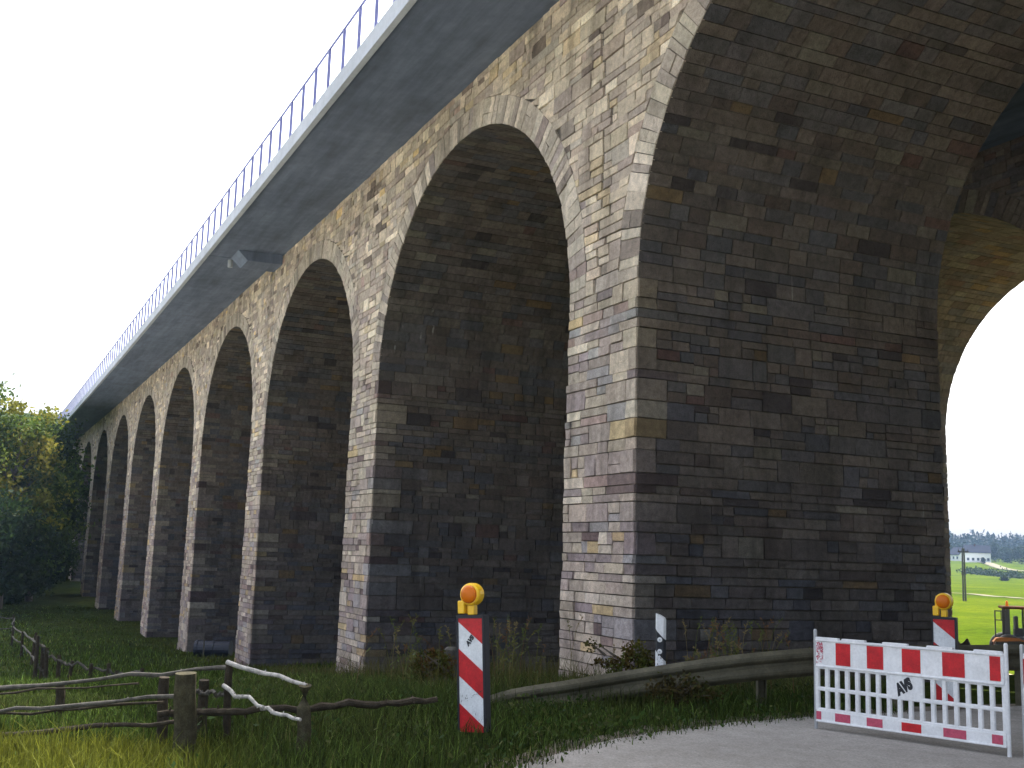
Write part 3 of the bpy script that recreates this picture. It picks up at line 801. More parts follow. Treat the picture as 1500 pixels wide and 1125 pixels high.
# ------------------------------------------------------------------ wooden fences
def wob(a, b, n, amp, r):
    out = []
    for k in range(n + 1):
        t = k / n; q = a.lerp(b, t)
        if 0 < k < n: q = q + Vector((r.gauss(0, amp), r.gauss(0, amp), r.gauss(0, amp)))
        out.append(q)
    return out
r = random.Random(31)
pg = ground(271, 1112)
fence = thing('rail_fence', 'rough pole fence with one thick mossy post in the foreground meadow', 'fence', pg, world=True)
def fpost(px, ytop, ybase, rad, mt, d=None):
    g = ground(px, ybase) if d is None else gz(at(px, ybase, d)); dd = (g - CAM).dot(FWD); t = at(px, ytop, dd)
    mb = MB(); mb.tube(wob(g - Vector((0, 0, .3)), t, 5, .006, r), [rad * 1.05, rad * 1.04, rad, rad, rad * .98, rad * .95], 14, jit=.12, rr=r); obj('post', mb, mt, fence); return dd
d0 = fpost(272, 986, 1112, .088, M_wood2)
d1 = fpost(88, 1000, 1060, .045, M_wood, 10.9)
fpost(241, 992, 1042, .045, M_wood, d0 + .6); fpost(299, 996, 1040, .045, M_wood, d0 + .9); fpost(336, 973, 1040, .032, M_wood, d0 + .55)
fpost(447, 1004, 1040, .055, M_wood2, d0 + .15); fpost(532, 997, 1030, .035, M_wood, 16.0)
def frail(x0, y0, d0_, x1, y1, d1_, rad, mt, amp=.012, lab=None, nm='rail'):
    mb = MB(); pts = wob(at(x0, y0, d0_), at(x1, y1, d1_), 13 if mt is not M_birch else 6, amp * (.8 if mt is not M_birch else .7), r)
    rad *= .76
    mb.tube(pts, [rad * r.uniform(.78, 1.2) * (1.1 - .25 * k / len(pts)) for k in range(len(pts))] if mt is not M_birch else [rad * (1.15 - .35 * k / len(pts)) for k in range(len(pts))], 9, jit=.22 if mt is not M_birch else .08, rr=r)
    for _ in range(7):   # stubs of cut branches
        k = r.randrange(len(pts) - 1); q = pts[k].lerp(pts[k + 1], r.random()); v = Vector((r.gauss(0, 1), r.gauss(0, 1), r.gauss(0, 1))).normalized()
        mb.tube([q, q + v * rad * 1.9], [rad * .4, rad * .22], 5, rr=r)
    o = obj(nm, mb, mt, fence)
    if lab: o['label'] = lab
frail(-220, 1030, 10.6, 333, 977, d0 + .5, .026, M_grey); frail(-220, 1034, 10.9, 203, 1001, d0 + .3, .013, M_wood)
frail(-220, 1060, 10.1, 256, 1020, d0 + .1, .024, M_grey); frail(-220, 1060, 10.5, 240, 1029, d0 + .2, .017, M_wood)
frail(-220, 1096, 9.7, 261, 1056, d0 + .0, .029, M_wood)
frail(232, 1046, d0 + .14, 400, 1038, d0 + .05, .038, M_wood); frail(396, 1039, d0 + .05, 640, 1024, d0 + .6, .036, M_wood)
frail(333, 970, d0 + .5, 449, 1004, d0 + .1, .024, M_birch, .012, 'pale peeled birch rail'); frail(327, 1004, d0 + .3, 386, 1036, d0 - .05, .021, M_birch, .016, 'pale peeled birch rail')
frail(283, 1012, d0 + .35, 328, 1018, d0 + .45, .022, M_grey); frail(383, 1038, d0 - .0, 440, 1054, d0 - .3, .020, M_birch, .01, 'pale peeled birch rail')

# far paddock fence
tops = [(-30, 905), (21, 904), (20, 915), (35, 925), (49, 933), (56, 940), (65, 950), (71, 958), (88, 964), (101, 969), (133, 975), (160, 979), (173, 985), (206, 979), (240, 1000)]
pts = [at_height(x, y, 1.0) for x, y in tops]
pf = thing('rail_fence', 'crooked grey pole fence zigzagging across the meadow below the viaduct', 'fence', gz(pts[5]), world=True)
for p in pts[:-1]:
    mb = MB(); g = gz(p, -.2); lean = Vector((r.gauss(0, .07), r.gauss(0, .07), r.uniform(.0, .18)))
    mb.tube([g, g.lerp(p + lean, .5), p + lean], [.055, .05, .045], 7, jit=.2, rr=r); obj('post', mb, M_wood, pf)
for a, b in zip(pts[:-1], pts[1:]):
    for dz, mt, nm in ((-.06, M_grey, 'rail'), (-.55, M_grey, 'rail')):
        mb = MB(); q = wob(a + Vector((0, 0, dz + r.gauss(0, .04))), b + Vector((0, 0, dz + r.gauss(0, .04))), 5, .03, r); mb.tube(q, .034, 6, jit=.2, rr=r); obj(nm, mb, mt, pf)

# old grey post behind the beacon
g = gz(at(662, 985, 15.6)); mb = MB(); t = at(661, 951, 15.6)
mb.tube([g - Vector((0, 0, .3)), g.lerp(t, .5), t, t + Vector((.0, 0, .03))], [.10, .098, .095, .06], 14, jit=.1, rr=r)
tag(obj('wooden_post', mb, M_grey, origin=tuple(g)), 'thick weathered grey post standing in dry grass behind the tilted beacon', 'post')

# long dark pipe lying under the third arch
p0 = gz(at(286, 958, 47), .33); p1 = gz(at(338, 952, 47), .33)
rt = thing('drain_pipe', 'dark blue plastic pipe lying on the grass between two far piers', 'pipe', gz(p0), world=True)
mb = MB(); mb.tube([p0, p0.lerp(p1, .5), p1], .34, 20); obj('pipe_body', mb, M_pipe, rt)
for t in (.04, .5, .96):
    mb = MB(); q = p0.lerp(p1, t); w = (p1 - p0).normalized() * .06; mb.tube([q - w, q + w], .37, 20); obj('collar', mb, M_pipe, rt)
mb = MB(); q = gz(at(298, 955, 46.2)); mb.tube([q - Vector((0, 0, .2)), q + Vector((0, 0, .75))], .03, 8); tag(obj('marker_stake', mb, M_grey, origin=tuple(q)), 'thin pale stake standing in front of the dark pipe', 'stake')

# ------------------------------------------------------------------ digger, soil heap
pe = gz(at(1484, 945, 58))
ex = thing('tractor_loader', 'brown and black tractor loader with open cab door in the field beyond the guard rail', 'loader', pe, face_rz(pe, R_(8)))
def part(name, fn, mt, parent=ex, **k):
    mb = MB(); fn(mb); return obj(name, mb, mt, parent, **k)
H = at(1484, 888, 58).z - pe.z        # roof height over its ground
zc = H - 1.55                          # cab floor
part('chassis', lambda m: (m.box((-.9, -.55, .55), (2.6, .55, 1.05), bev=.05), m.box((1.35, -.5, 1.05), (2.9, .5, zc + .35), bev=.12)), M_rust)
def cab(m):
    for x, y, w in ((-.30, -.72, .09), (.62, -.72, .045), (1.30, -.72, .06), (-.30, .72, .09), (.62, .72, .045), (1.30, .72, .06)):
        m.box((x - w, y - .05, zc), (x + w, y + .05, H - .14))
    m.box((-.36, -.77, zc - .25), (1.36, .77, zc + .02), bev=.03)
part('cab', cab, M_black); cb = ex.children[-1]
part('roof', lambda m: (m.box((-.55, -.85, H - .14), (1.45, .85, H), bev=.06)), M_rust, cb)
part('window', lambda m: (m.box((.66, -.735, zc + .05), (1.24, -.725, H - .16))), M_glass, cb)
part('window', lambda m: (m.box((-.20, .725, zc + .05), (1.24, .735, H - .16))), M_glass, cb)
part('seat', lambda m: (m.box((.05, -.25, zc + .02), (.50, .25, zc + .45), bev=.06), m.box((.08, -.26, zc + .40), (.26, .26, zc + 1.05), bev=.06)), M_black, cb)
part('steering_wheel', lambda m: m.lathe([(.16, 0), (.19, .01), (.19, .03), (.16, .04)], Matrix.Translation((.85, -.05, zc + .75)) @ Matrix.Rotation(R_(-30), 4, 'Y'), 16), M_black, cb)
def door(m):
    x0, x1 = -.98, -.42
    for a, b in (((x0, zc + .0), (x0 + .06, H - .22)), ((x1 - .05, zc), (x1, H - .22)), ((x0, H - .28), (x1, H - .22)), ((x0, zc + .82), (x1, zc + .87)), ((x0, zc - .02), (x1, zc + .03))):
        m.box((a[0], -1.05, a[1]), (b[0], -1.0, b[1]))
    m.box((x0 + .30, -1.04, zc + .86), (x0 + .34, -1.01, H - .26))
part('door', door, M_black, cb)
part('beacon_light', lambda m: m.lathe([(.09, 0), (.09, .04), (.065, .05), (.06, .22), (.03, .27)], Matrix.Translation((-.28, -.4, H)), 14), M_amber, cb)
def fender(m):
    pr = [(-1.10, 1.05), (-1.06, zc - .22), (-.92, zc - .05), (-.6, zc), (.15, zc - .02), (.42, zc - .2), (.52, 1.15)]
    for y in (-1.12, ):
        y = -1.24; lo = [Vector((x, y, z)) for x, z in pr]; hi = [Vector((x, y + .62, z)) for x, z in pr]
        for k in range(len(pr) - 1): m.face([lo[k], lo[k + 1], hi[k + 1], hi[k]])
        m.face(lo); m.face(hi[::-1])
part('fender', fender, simple('orange_brown_paint', (.17, .062, .014), .7, .25, 3, spec=.1))
for x, y, rr_ in ((-.3, -.95, .72), (-.3, .95, .72), (2.1, -.85, .5), (2.1, .85, .5)):
    w = part('wheel', lambda m: m.lathe([(rr_ * .55, -.2), (rr_ * .9, -.2), (rr_, -.12), (rr_, .12), (rr_ * .9, .2), (rr_ * .55, .2)], Matrix.Translation((x, y, rr_)) @ Matrix.Rotation(R_(90), 4, 'X'), 26), M_tyre)
    part('rim', lambda m: m.lathe([(.06, -.06), (rr_ * .5, -.1), (rr_ * .56, -.15), (rr_ * .56, .15), (rr_ * .5, .1), (.06, .06)], Matrix.Translation((x, y, rr_)) @ Matrix.Rotation(R_(90), 4, 'X'), 20), M_yel, w)
def arm(m):
    m.tube([(1.9, -.6, zc), (2.9, -.6, 1.3), (3.5, -.6, .6)], .09, 8); m.tube([(1.9, .6, zc), (2.9, .6, 1.3), (3.5, .6, .6)], .09, 8)
    m.mesh([(3.4, -1.1, .2), (3.4, 1.1, .2), (3.4, 1.1, .9), (3.4, -1.1, .9), (4.2, -1.1, .1), (4.2, 1.1, .1)], [(0, 1, 2, 3), (0, 4, 5, 1), (0, 3, 4), (1, 5, 2)])
part('loader_bucket', arm, M_rust)
def heap(name, c, rx, ry, h, label, mt, cat, seed):
    q = random.Random(seed); mb = MB(); nx, ny = 26, 14; vs = []; fs = []
    for j in range(ny + 1):
        for i in range(nx + 1):
            u, v = i / nx * 2 - 1, j / ny * 2 - 1
            e = max(0, 1 - (abs(u) ** 2.6 + v * v)); z = h * e ** .75 * (1 + .25 * noise.noise((u * 3, v * 3, seed))) + .08 * noise.noise((u * 9, v * 9, seed)) * e
            X = c + RGT * (u * rx) + fwdh * (v * ry); vs.append((X.x, X.y, hgt(X.x, X.y) + z - .04))
    for j in range(ny):
        for i in range(nx): fs.append((j * (nx + 1) + i, j * (nx + 1) + i + 1, (j + 1) * (nx + 1) + i + 1, (j + 1) * (nx + 1) + i))
    mb.mesh(vs, fs); tag(obj(name, mb, mt, smooth=True, origin=tuple(gz(c))), label, cat)
hp = at(1398, 935, 22); hz = hp.z - hgt(hp.x, hp.y)
heap('soil_heap', gz(hp), .50, .6, max(.3, hz), 'low dark heap of soil beside the second beacon, behind the guard rail', M_dirt, 'soil heap', 4)

# ------------------------------------------------------------------ vegetation helpers (numpy)
def fast_mesh(name, V, F, C, mt, parent=None, origin=None, smooth=False):
    """V (n,3), F (m,k) equal-sided faces, C (m,3) colour per face"""
    me = bpy.data.meshes.new(name)
    V = np.asarray(V, dtype=np.float32)
    if origin is not None: V = V - np.asarray(origin, dtype=np.float32)
    m_, k = F.shape
    me.vertices.add(len(V)); me.vertices.foreach_set('co', V.ravel())
    me.loops.add(m_ * k); me.loops.foreach_set('vertex_index', F.ravel().astype(np.int32))
    me.polygons.add(m_); me.polygons.foreach_set('loop_start', np.arange(0, m_ * k, k, dtype=np.int32)); 
    me.update(calc_edges=True)
    at_ = me.color_attributes.new('Col', 'FLOAT_COLOR', 'CORNER')
    cc = np.concatenate([np.asarray(C, dtype=np.float32), np.ones((m_, 1), np.float32)], 1)
    at_.data.foreach_set('color', np.repeat(cc, k, axis=0).ravel())
    me.materials.append(mt)
    if smooth: me.polygons.foreach_set('use_smooth', [True] * m_)
    o = bpy.data.objects.new(name, me); col.objects.link(o)
    if origin is not None and parent is None: o.location = origin
    if parent: o.parent = parent
    return o
def unit(rg, n):
    v = rg.normal(size=(n, 3)); return v / np.linalg.norm(v, axis=1, keepdims=True)
def leaf_quads(cent, size, rg, flat=.5):
    n = len(cent); nrm = unit(rg, n); nrm[:, 2] = nrm[:, 2] * (1 - flat) + flat; nrm /= np.linalg.norm(nrm, axis=1, keepdims=True)
    a = np.cross(nrm, unit(rg, n)); a /= np.linalg.norm(a, axis=1, keepdims=True) + 1e-9; b = np.cross(nrm, a)
    s = size * rg.uniform(.6, 1.4, (n, 1))
    V = np.stack([cent - a * s * .9, cent - b * s * .5 + a * s * .1, cent + a * s * .9, cent + b * s * .5 + a * s * .1], 1).reshape(-1, 3)
    return V, np.arange(n * 4).reshape(n, 4)
def tree(name, label, pos, h, cr, pal, seed, nleaf=9000, size=.17, group=None, base=.22, cat='tree', nclump=60, detail=True, sub='crown'):
    rg = np.random.default_rng(seed); q = random.Random(seed)
    root = thing(name, label, cat, tuple(pos), q.uniform(0, 6), group)
    mb = MB(); tr = max(.05, h * .016)
    top = Vector((q.gauss(0, .3), q.gauss(0, .3), h * .86))
    trunk = [Vector((0, 0, -.4)), Vector((q.gauss(0, .08), q.gauss(0, .08), h * .25)), top * .6 + Vector((q.gauss(0, .15), q.gauss(0, .15), 0)), top]
    mb.tube(trunk, [tr * 1.25, tr, tr * .6, tr * .12], 9, jit=.15, rr=q)
    cc = []
    nl = 12 if detail else 7
    for k in range(nl):
        t = q.uniform(.25, .8); a = k * 2.4 + q.uniform(-.5, .5)
        p = trunk[1].lerp(top, max(0, (t - .25) / .65)); rr_ = cr * q.uniform(.55, .95) * (1.15 - .6 * t)
        e = p + Vector((math.cos(a) * rr_, math.sin(a) * rr_, h * q.uniform(.06, .2))); mid = p.lerp(e, .5) + Vector((0, 0, h * .02))
        mb.tube([p, mid, e], [tr * .42, tr * .28, tr * .08], 6, jit=.2, rr=q); cc.append(e)
    obj('trunk', mb, M_bark, root)
    cen = []
    for k in range(nclump):
        u = unit(rg, 1)[0] * (rg.random() ** .38)
        z = h * (base + (1 - base) * .5) + u[2] * h * (1 - base) * .5
        zz = (z / h - base) / (1 - base); w = math.sin(math.pi * min(.97, max(.10, zz * .78 + .18))) ** .7
        cen.append((u[0] * cr * w, u[1] * cr * w, z))
    cen += [tuple(c) for c in cc]
    cen = np.array(cen); nc = len(cen)
    idx = rg.integers(0, nc, nleaf); sg = cr * .17 * rg.uniform(.6, 1.4, nc)
    P = cen[idx] + rg.normal(size=(nleaf, 3)) * sg[idx][:, None] * np.array([1, 1, .75])
    V, F = leaf_quads(P, size, rg)
    cp = np.array(pal)[rg.integers(0, len(pal), nc)] * rg.uniform(.7, 1.3, (nc, 1))
    C = cp[idx] * rg.uniform(.75, 1.3, (nleaf, 1))
    o = fast_mesh(sub, V, F, C, M_leaf, root)
    return root
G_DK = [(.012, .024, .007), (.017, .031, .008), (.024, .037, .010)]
G_MID = [(.055, .088, .016), (.080, .110, .020), (.036, .062, .013)]
G_YEL = [(.17, .17, .024), (.11, .14, .022), (.22, .20, .028), (.065, .10, .016)]
G_BLUE = [(.018, .032, .016), (.015, .027, .014)]

# trees at the far left, in front of the viaduct's end
for k, (px, py, d, h, cr, pal, lab) in enumerate([
    (0, 860, 82, 15.8, 3.6, G_YEL, 'yellow-topped broadleaf tree at the far left, tallest of the group'),
    (44, 860, 92, 15.4, 4.2, G_MID, 'leafy green tree with gaps of sky beside the yellow-topped tree'),
    (60, 862, 101, 14.2, 3.2, G_DK, 'dark tree touching the far end of the concrete deck'),
    (-45, 860, 84, 16.5, 5.0, G_MID, 'broad green tree beyond the left edge of the meadow'),
    (22, 858, 112, 15.0, 5.0, G_DK, 'dark tree standing behind the leafy green tree'),
    (-10, 870, 74, 8.0, 3.2, G_DK, 'low dark tree in front of the yellow-topped tree'),
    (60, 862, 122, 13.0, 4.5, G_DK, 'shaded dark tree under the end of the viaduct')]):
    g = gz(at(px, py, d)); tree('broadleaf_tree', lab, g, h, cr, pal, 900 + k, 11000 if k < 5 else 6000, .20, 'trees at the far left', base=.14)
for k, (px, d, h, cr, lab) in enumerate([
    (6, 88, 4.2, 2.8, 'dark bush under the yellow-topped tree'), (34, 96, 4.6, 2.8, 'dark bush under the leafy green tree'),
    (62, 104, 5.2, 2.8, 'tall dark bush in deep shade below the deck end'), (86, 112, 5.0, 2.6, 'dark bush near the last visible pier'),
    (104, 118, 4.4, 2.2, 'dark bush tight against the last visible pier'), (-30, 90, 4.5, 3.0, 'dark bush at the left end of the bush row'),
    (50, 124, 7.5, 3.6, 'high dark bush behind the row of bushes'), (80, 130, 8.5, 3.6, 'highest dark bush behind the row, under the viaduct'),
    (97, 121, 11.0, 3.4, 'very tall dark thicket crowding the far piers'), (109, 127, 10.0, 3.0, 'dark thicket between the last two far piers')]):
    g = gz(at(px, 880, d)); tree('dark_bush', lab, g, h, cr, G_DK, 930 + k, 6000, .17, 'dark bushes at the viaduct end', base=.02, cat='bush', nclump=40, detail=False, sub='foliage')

# bushes and tall weeds by the guard rail
for k, (px, py, d, h, cr, pal, lab, nl) in enumerate([
    (930, 1000, 14.0, .72, .30, [(.075, .072, .016), (.05, .06, .012), (.085, .06, .016)], 'yellowing bush growing against the guard rail by the nearest pier corner', 2000),
    (1000, 1010, 12.8, .34, .38, [(.060, .046, .014), (.045, .05, .012), (.04, .032, .014)], 'low rusty bush in front of the guard rail under the marker post', 1800),
    (632, 1000, 15.0, .62, .30, [(.08, .065, .015), (.085, .045, .014), (.05, .055, .012)], 'reddish yellow weed bush beside the grey post', 2000)]):
    g = gz(at(px, py, d)); tree('small_bush', lab, g, h, cr, pal, 960 + k, nl, .028, 'small bushes by the guard rail', base=.02, cat='bush', nclump=26, detail=False, sub='foliage')

# ------------------------------------------------------------------ grass
def blades(name, P, H, W_, C, rg, lean=.45, seg=2):
    n = len(P); az = rg.uniform(0, 2 * np.pi, n); la = az + rg.normal(0, 1.0, n)
    side = np.stack([np.cos(az), np.sin(az), 0 * az], 1) * (W_ * .5)[:, None]
    ln = np.stack([np.cos(la), np.sin(la), 0 * la], 1) * (H * np.abs(rg.normal(0, lean, n)))[:, None]
    up = np.stack([0 * H, 0 * H, H], 1)
    b = P; m_ = P + up * .55 + ln * .30; t = P + up * (1 - .25 * lean) + ln
    V = np.stack([b - side, b + side, m_ + side * .75, m_ - side * .75, t + side * .08, t - side * .08], 1).reshape(-1, 3)
    i = np.arange(n)[:, None] * 6
    F = np.concatenate([i + np.array([[0, 1, 2, 3]]), i + np.array([[3, 2, 4, 5]])], 0)
    return fast_mesh(name, V, F, np.concatenate([C, C * 1.15], 0), M_grass)
left_edge = np.array(le)
def edge_s(n): return np.interp(n, left_edge[:, 1], left_edge[:, 0])
def scatter(N_, d0, d1, px0, px1, rg, power=1.0, cond=None):
    """random ground points in the wedge in front of the lens (and a margin beside it)"""
    d = d0 + (d1 - d0) * rg.random(N_) ** power; px = rg.uniform(px0, px1, N_)
    F2 = np.array(fwdh); R2 = np.array(right0)
    p = F2[None] * d[:, None] + R2[None] * (d * (px - 750) / F_PX)[:, None]
    s, n = -p[:, 0], p[:, 1]
    ok = s > edge_s(n) - .10 + rg.normal(0, .10, N_)
    if cond is not None: ok &= cond(s, n, d)
    # keep the blades out of the piers
    for i in range(0, 8):
        a = i * L + CX - .12; ok &= ~((s > a) & (s < a + WP + .24) & (n > U - .12) & (n < U + DEP + .1))
    p = p[ok]; z = np.array([hgt(x, y) for x, y in p[:, :2]])
    p[:, 2] = z; return p
def nz(p, sc, off=0): return np.array([noise.noise((x * sc + off, y * sc, off)) for x, y in p[:, :2]])
def grass_col(p, rg, base=((.026, .048, .010), (.064, .096, .017)), dry=.33):
    n = len(p); t = rg.random((n, 1)); c = np.array(base[0]) * (1 - t) + np.array(base[1]) * t
    k = np.clip(nz(p, .35, 5) * 1.2 + .15, 0, 1)[:, None] * dry + (rg.random((n, 1)) < .06) * .5
    br = np.exp(rg.normal(-.25, .55, (n, 1)))
    return np.clip((c * (1 - k) + np.array((.13, .105, .045)) * k) * br, .004, .3)
rg = np.random.default_rng(5)
p = scatter(125000, 7.2, 17, -260, 1330, rg, .75, lambda s, n, d: (n < 13) & (s < 15.5))
hh = np.clip(.17 + .10 * nz(p, .6, 2) + rg.normal(0, .05, len(p)), .05, .45)
es = (-p[:, 0]) - edge_s(p[:, 1]); hh *= np.clip(.35 + es * .9, .3, 1.15)
pxx = 750 + F_PX * (p @ np.array(right0)) / (p @ np.array(fwdh)); dpt = p @ np.array(fwdh)
hh *= np.where((pxx < 300) & (dpt > 9.2), .42, 1.0) * np.where((pxx > 690) & (pxx < 960) & (dpt > 10.6) & (dpt < 13.3), .45, 1.0)
CG = grass_col(p, rg); yk = (np.clip((2.1 + .5 * nz(p, .8, 31) - p[:, 1]) / .9, 0, 1) * np.clip((-p[:, 0] - 7) / 1.5, 0, 1) * np.clip((9.75 + .5 * nz(p, .9, 17) - dpt) / .5, 0, 1))[:, None] * .8  # sunlit patch painted into the blade colours: yellower and brighter here
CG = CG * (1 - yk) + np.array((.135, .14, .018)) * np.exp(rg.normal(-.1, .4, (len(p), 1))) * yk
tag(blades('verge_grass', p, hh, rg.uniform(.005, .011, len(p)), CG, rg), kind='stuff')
p = scatter(105000, 15, 100, -260, 900, rg, 1.5, lambda s, n, d: (s > 13) & (n < 15) & (n > -9))
dd = np.hypot(p[:, 0], p[:, 1])
hh = np.clip(.14 + .10 * nz(p, .25, 8) + rg.normal(0, .05, len(p)), .04, .5) * np.clip((112 - dd) / 60, .12, 1)
C = grass_col(p, rg, ((.036, .066, .012), (.070, .108, .018)), .25)
nearp = np.clip(1 - np.abs(p[:, 1] - U) / 2.2, 0, 1)[:, None] * .45
C = C * (1 - nearp) + np.array((.075, .062, .022)) * nearp
tag(blades('meadow_grass', p, hh, .008 + dd * .0006, C, rg), kind='stuff')
# tall dry grass between the fence, the beacon and the piers
p = scatter(15000, 13.5, 27, 420, 1130, rg, 1.0, lambda s, n, d: (n > 5.0) & (n < 13) & (s > 12.2))
keep = (nz(p, .9, 11) + rg.normal(0, .25, len(p))) > -.05; p = p[keep]
hh = np.clip(.38 + .2 * nz(p, .7, 3) + rg.normal(0, .12, len(p)), .1, .85)
C = np.array((.095, .078, .03)) * rg.uniform(.4, 1.3, (len(p), 1)) + np.array((-.02, .0, -.01)) * rg.random((len(p), 1))
tag(blades('dry_grass', p, hh, rg.uniform(.005, .010, len(p)), C, rg, .35), kind='stuff')
p = scatter(1500, 8.0, 15.5, 300, 1230, rg, .8, lambda s, n, d: (n < 12) & (s < 15))
k9 = nz(p, .8, 44) > .02; p = p[k9]; ii = np.repeat(np.arange(len(p)), 9); q9 = p[ii] + np.abs(rg.normal(0, 1, (len(ii), 3))) * np.array((0, 0, .10)) + rg.normal(0, 1, (len(ii), 3)) * np.array((.07, .07, 0))
V9, F9 = leaf_quads(q9, .030, rg, .6); c9 = np.array([(.028, .055, .012), (.045, .07, .014), (.06, .07, .02)])[rg.integers(0, 3, len(p))][ii] * rg.uniform(.6, 1.5, (len(ii), 1))
tag(fast_mesh('verge_weeds', V9, F9, c9, M_leaf), kind='stuff')
# tall seed stalks
V = []; mbw = MB(); q = random.Random(77)
for k in range(120):
    px = q.choice((q.uniform(560, 670), q.uniform(720, 760), q.uniform(1000, 1175), q.uniform(520, 900), q.uniform(1000, 1120))); d = q.uniform(13.6, 15.6) if px > 1000 else q.uniform(13.8, 18)
    g = gz(at(px, 980, d)); h = q.uniform(.45, 1.05); a = q.uniform(0, 6.28); ln = q.uniform(.05, .35)
    pts = [g, g + Vector((math.cos(a) * ln * .25, math.sin(a) * ln * .25, h * .5)), g + Vector((math.cos(a) * ln * .6, math.sin(a) * ln * .6, h * .85)), g + Vector((math.cos(a) * ln, math.sin(a) * ln, h))]
    c = q.choice([(.20, .155, .07), (.13, .125, .04), (.16, .09, .045), (.10, .12, .035)])
    mbw.tube(pts, [.004, .0035, .003, .002], 4, c=c, cap=False)
    for j in range(16):
        t = pts[2].lerp(pts[3], j / 15 * 1.05); v = Vector((q.gauss(0, .018), q.gauss(0, .018), q.gauss(.01, .02)))
        mbw.face([t, t + v * .6 + Vector((0, 0, .010)), t + v * 1.3, t + v * .6 - Vector((0, 0, .010))], c)
    for j in range(7):
        t = pts[0].lerp(pts[2], q.random()); b = q.uniform(0, 6.28); l = q.uniform(.05, .18); v = Vector((math.cos(b) * l, math.sin(b) * l, l * q.uniform(-.2, .7))); w = Vector((-math.sin(b), math.cos(b), 0)) * .010
        mbw.face([t, t + v * .5 + w, t + v, t + v * .5 - w], (.09, .11, .03))
tag(obj('tall_weeds', mbw, M_grass), kind='stuff')

# ------------------------------------------------------------------ far side: field, pole, houses, wood
def track(pts, w, name, mt, dz=.05):
    P = [Vector((q.x, q.y, 0)) for q in pts]; P = [Vector(q) for q in spline([tuple(q) for q in P], 6)]
    mb = MB(); rows = []
    for k, q in enumerate(P):
        t = P[min(k + 1, len(P) - 1)] - P[max(k - 1, 0)]; t.normalize(); s_ = Vector((-t.y, t.x, 0)) * w / 2
        rows.append([Vector((e.x, e.y, hgt(e.x, e.y) + dz)) for e in (q - s_, q, q + s_)])
    for k in range(len(rows) - 1):
        for j in range(2): mb.face([rows[k][j], rows[k + 1][j], rows[k + 1][j + 1], rows[k][j + 1]])
    tag(obj(name, mb, mt), kind='structure')
track([gz(at(x, 870, d)) for x, d in ((1330, 196), (1400, 186), (1450, 176), (1500, 166), (1600, 150))], 2.2, 'field_path', M_path, .08)
track([gz(at(x, 830, d)) for x, d in ((1422, 560), (1440, 555), (1460, 500), (1490, 460), (1600, 420))], 5, 'farm_road', M_path, .3)
# twin-leg power pole
g = gz(at(1413, 880, 150)); pole = thing('power_pole', 'weathered twin-legged wooden power pole standing in the green field', 'power pole', g, face_rz(g, .3))
Hh = at(1413, 803, 150).z - g.z
for sx in (-1, 1):
    mb = MB(); mb.tube([(sx * .15, 0, -.5), (sx * .13, 0, Hh * .6), (sx * .11, 0, Hh)], [.12, .11, .10], 10); obj('leg', mb, M_grey, pole)
mb = MB(); mb.box((-.7, -.08, Hh - .55), (.7, .08, Hh - .38)); obj('crossarm', mb, M_wood, pole)
mb = MB(); mb.box((-.35, -.07, Hh * .5), (.35, .07, Hh * .5 + .14)); obj('brace', mb, M_wood, pole)
for x in (-.6, 0, .6):
    mb = MB(); mb.lathe([(.04, 0), (.07, .05), (.04, .12), (.07, .17), (.03, .24)], Matrix.Translation((x, 0, Hh - .38)), 10); obj('insulator', mb, M_black, pole)
mb = MB(); 
def house(px, d, py_base, w, dp, he, hr, rz, label, nwin, chim, wallm=M_housew, annex=False):
    g = gz(at(px, py_base, d)); root = thing('farm_house', label, 'house', g, face_rz(g, rz))
    mb = MB(); mb.box((-w / 2, 0, -2), (w / 2, dp, he))
    for x in (-w / 2, w / 2):
        mb.face([(x, 0, he), (x, dp, he), (x, dp / 2, he + hr)])
    obj('wall', mb, wallm, root)
    mb = MB(); o_ = .4
    for y0, y1, z0 in ((-o_, dp / 2, he - o_ * hr / (dp / 2)), (dp + o_, dp / 2, he - o_ * hr / (dp / 2))):
        a = [(-w / 2 - o_, y0, z0 + .1), (w / 2 + o_, y0, z0 + .1), (w / 2 + o_, y1, he + hr + .1), (-w / 2 - o_, y1, he + hr + .1)]
        b = [(x, y, z + .25) for x, y, z in a]
        mb.mesh(a + b, [(0, 1, 2, 3), (4, 7, 6, 5), (0, 4, 5, 1), (1, 5, 6, 2), (2, 6, 7, 3), (3, 7, 4, 0)])
    rf = obj('roof', mb, M_roof, root)
    if chim:
        mb = MB(); mb.box((-w * .1, dp * .4, he + hr * .6), (-w * .1 + .7, dp * .4 + .7, he + hr + .9)); obj('chimney', mb, M_rust, rf)
    for row, z in enumerate((.9, 3.6)):
        if z + 1.4 > he: break
        for k in range(nwin):
            x = -w / 2 + w * (k + .5) / nwin
            mb = MB(); mb.box((x - .6, -.05, z), (x + .6, .04, z + 1.35)); wn = obj('window', mb, M_win, root)
            mb = MB(); mb.box((x - .72, -.06, z - .12), (x + .72, -.01, z - .001)); obj('sill', mb, M_housew, wn)
    if annex:
        mb = MB(); mb.box((-w / 2 - .5, -7, -4), (w * .12, -.02, .05)); ax = obj('garage', mb, wallm, root)
        mb = MB(); mb.box((-w / 2 + 3, -7.06, -2.6), (-w / 2 + 6.5, -6.98, -.5)); obj('garage_door', mb, M_win, ax)
    return root
house(1433, 560, 821, 11.8, 8.5, 4.9, 3.4, R_(10), 'white two-storey farmhouse with dark slate roof on the far slope', 5, True, annex=True)
house(1397, 590, 824, 8.5, 8, 3.2, 3.6, R_(-50), 'smaller dark-roofed house half hidden behind the power pole', 3, False)
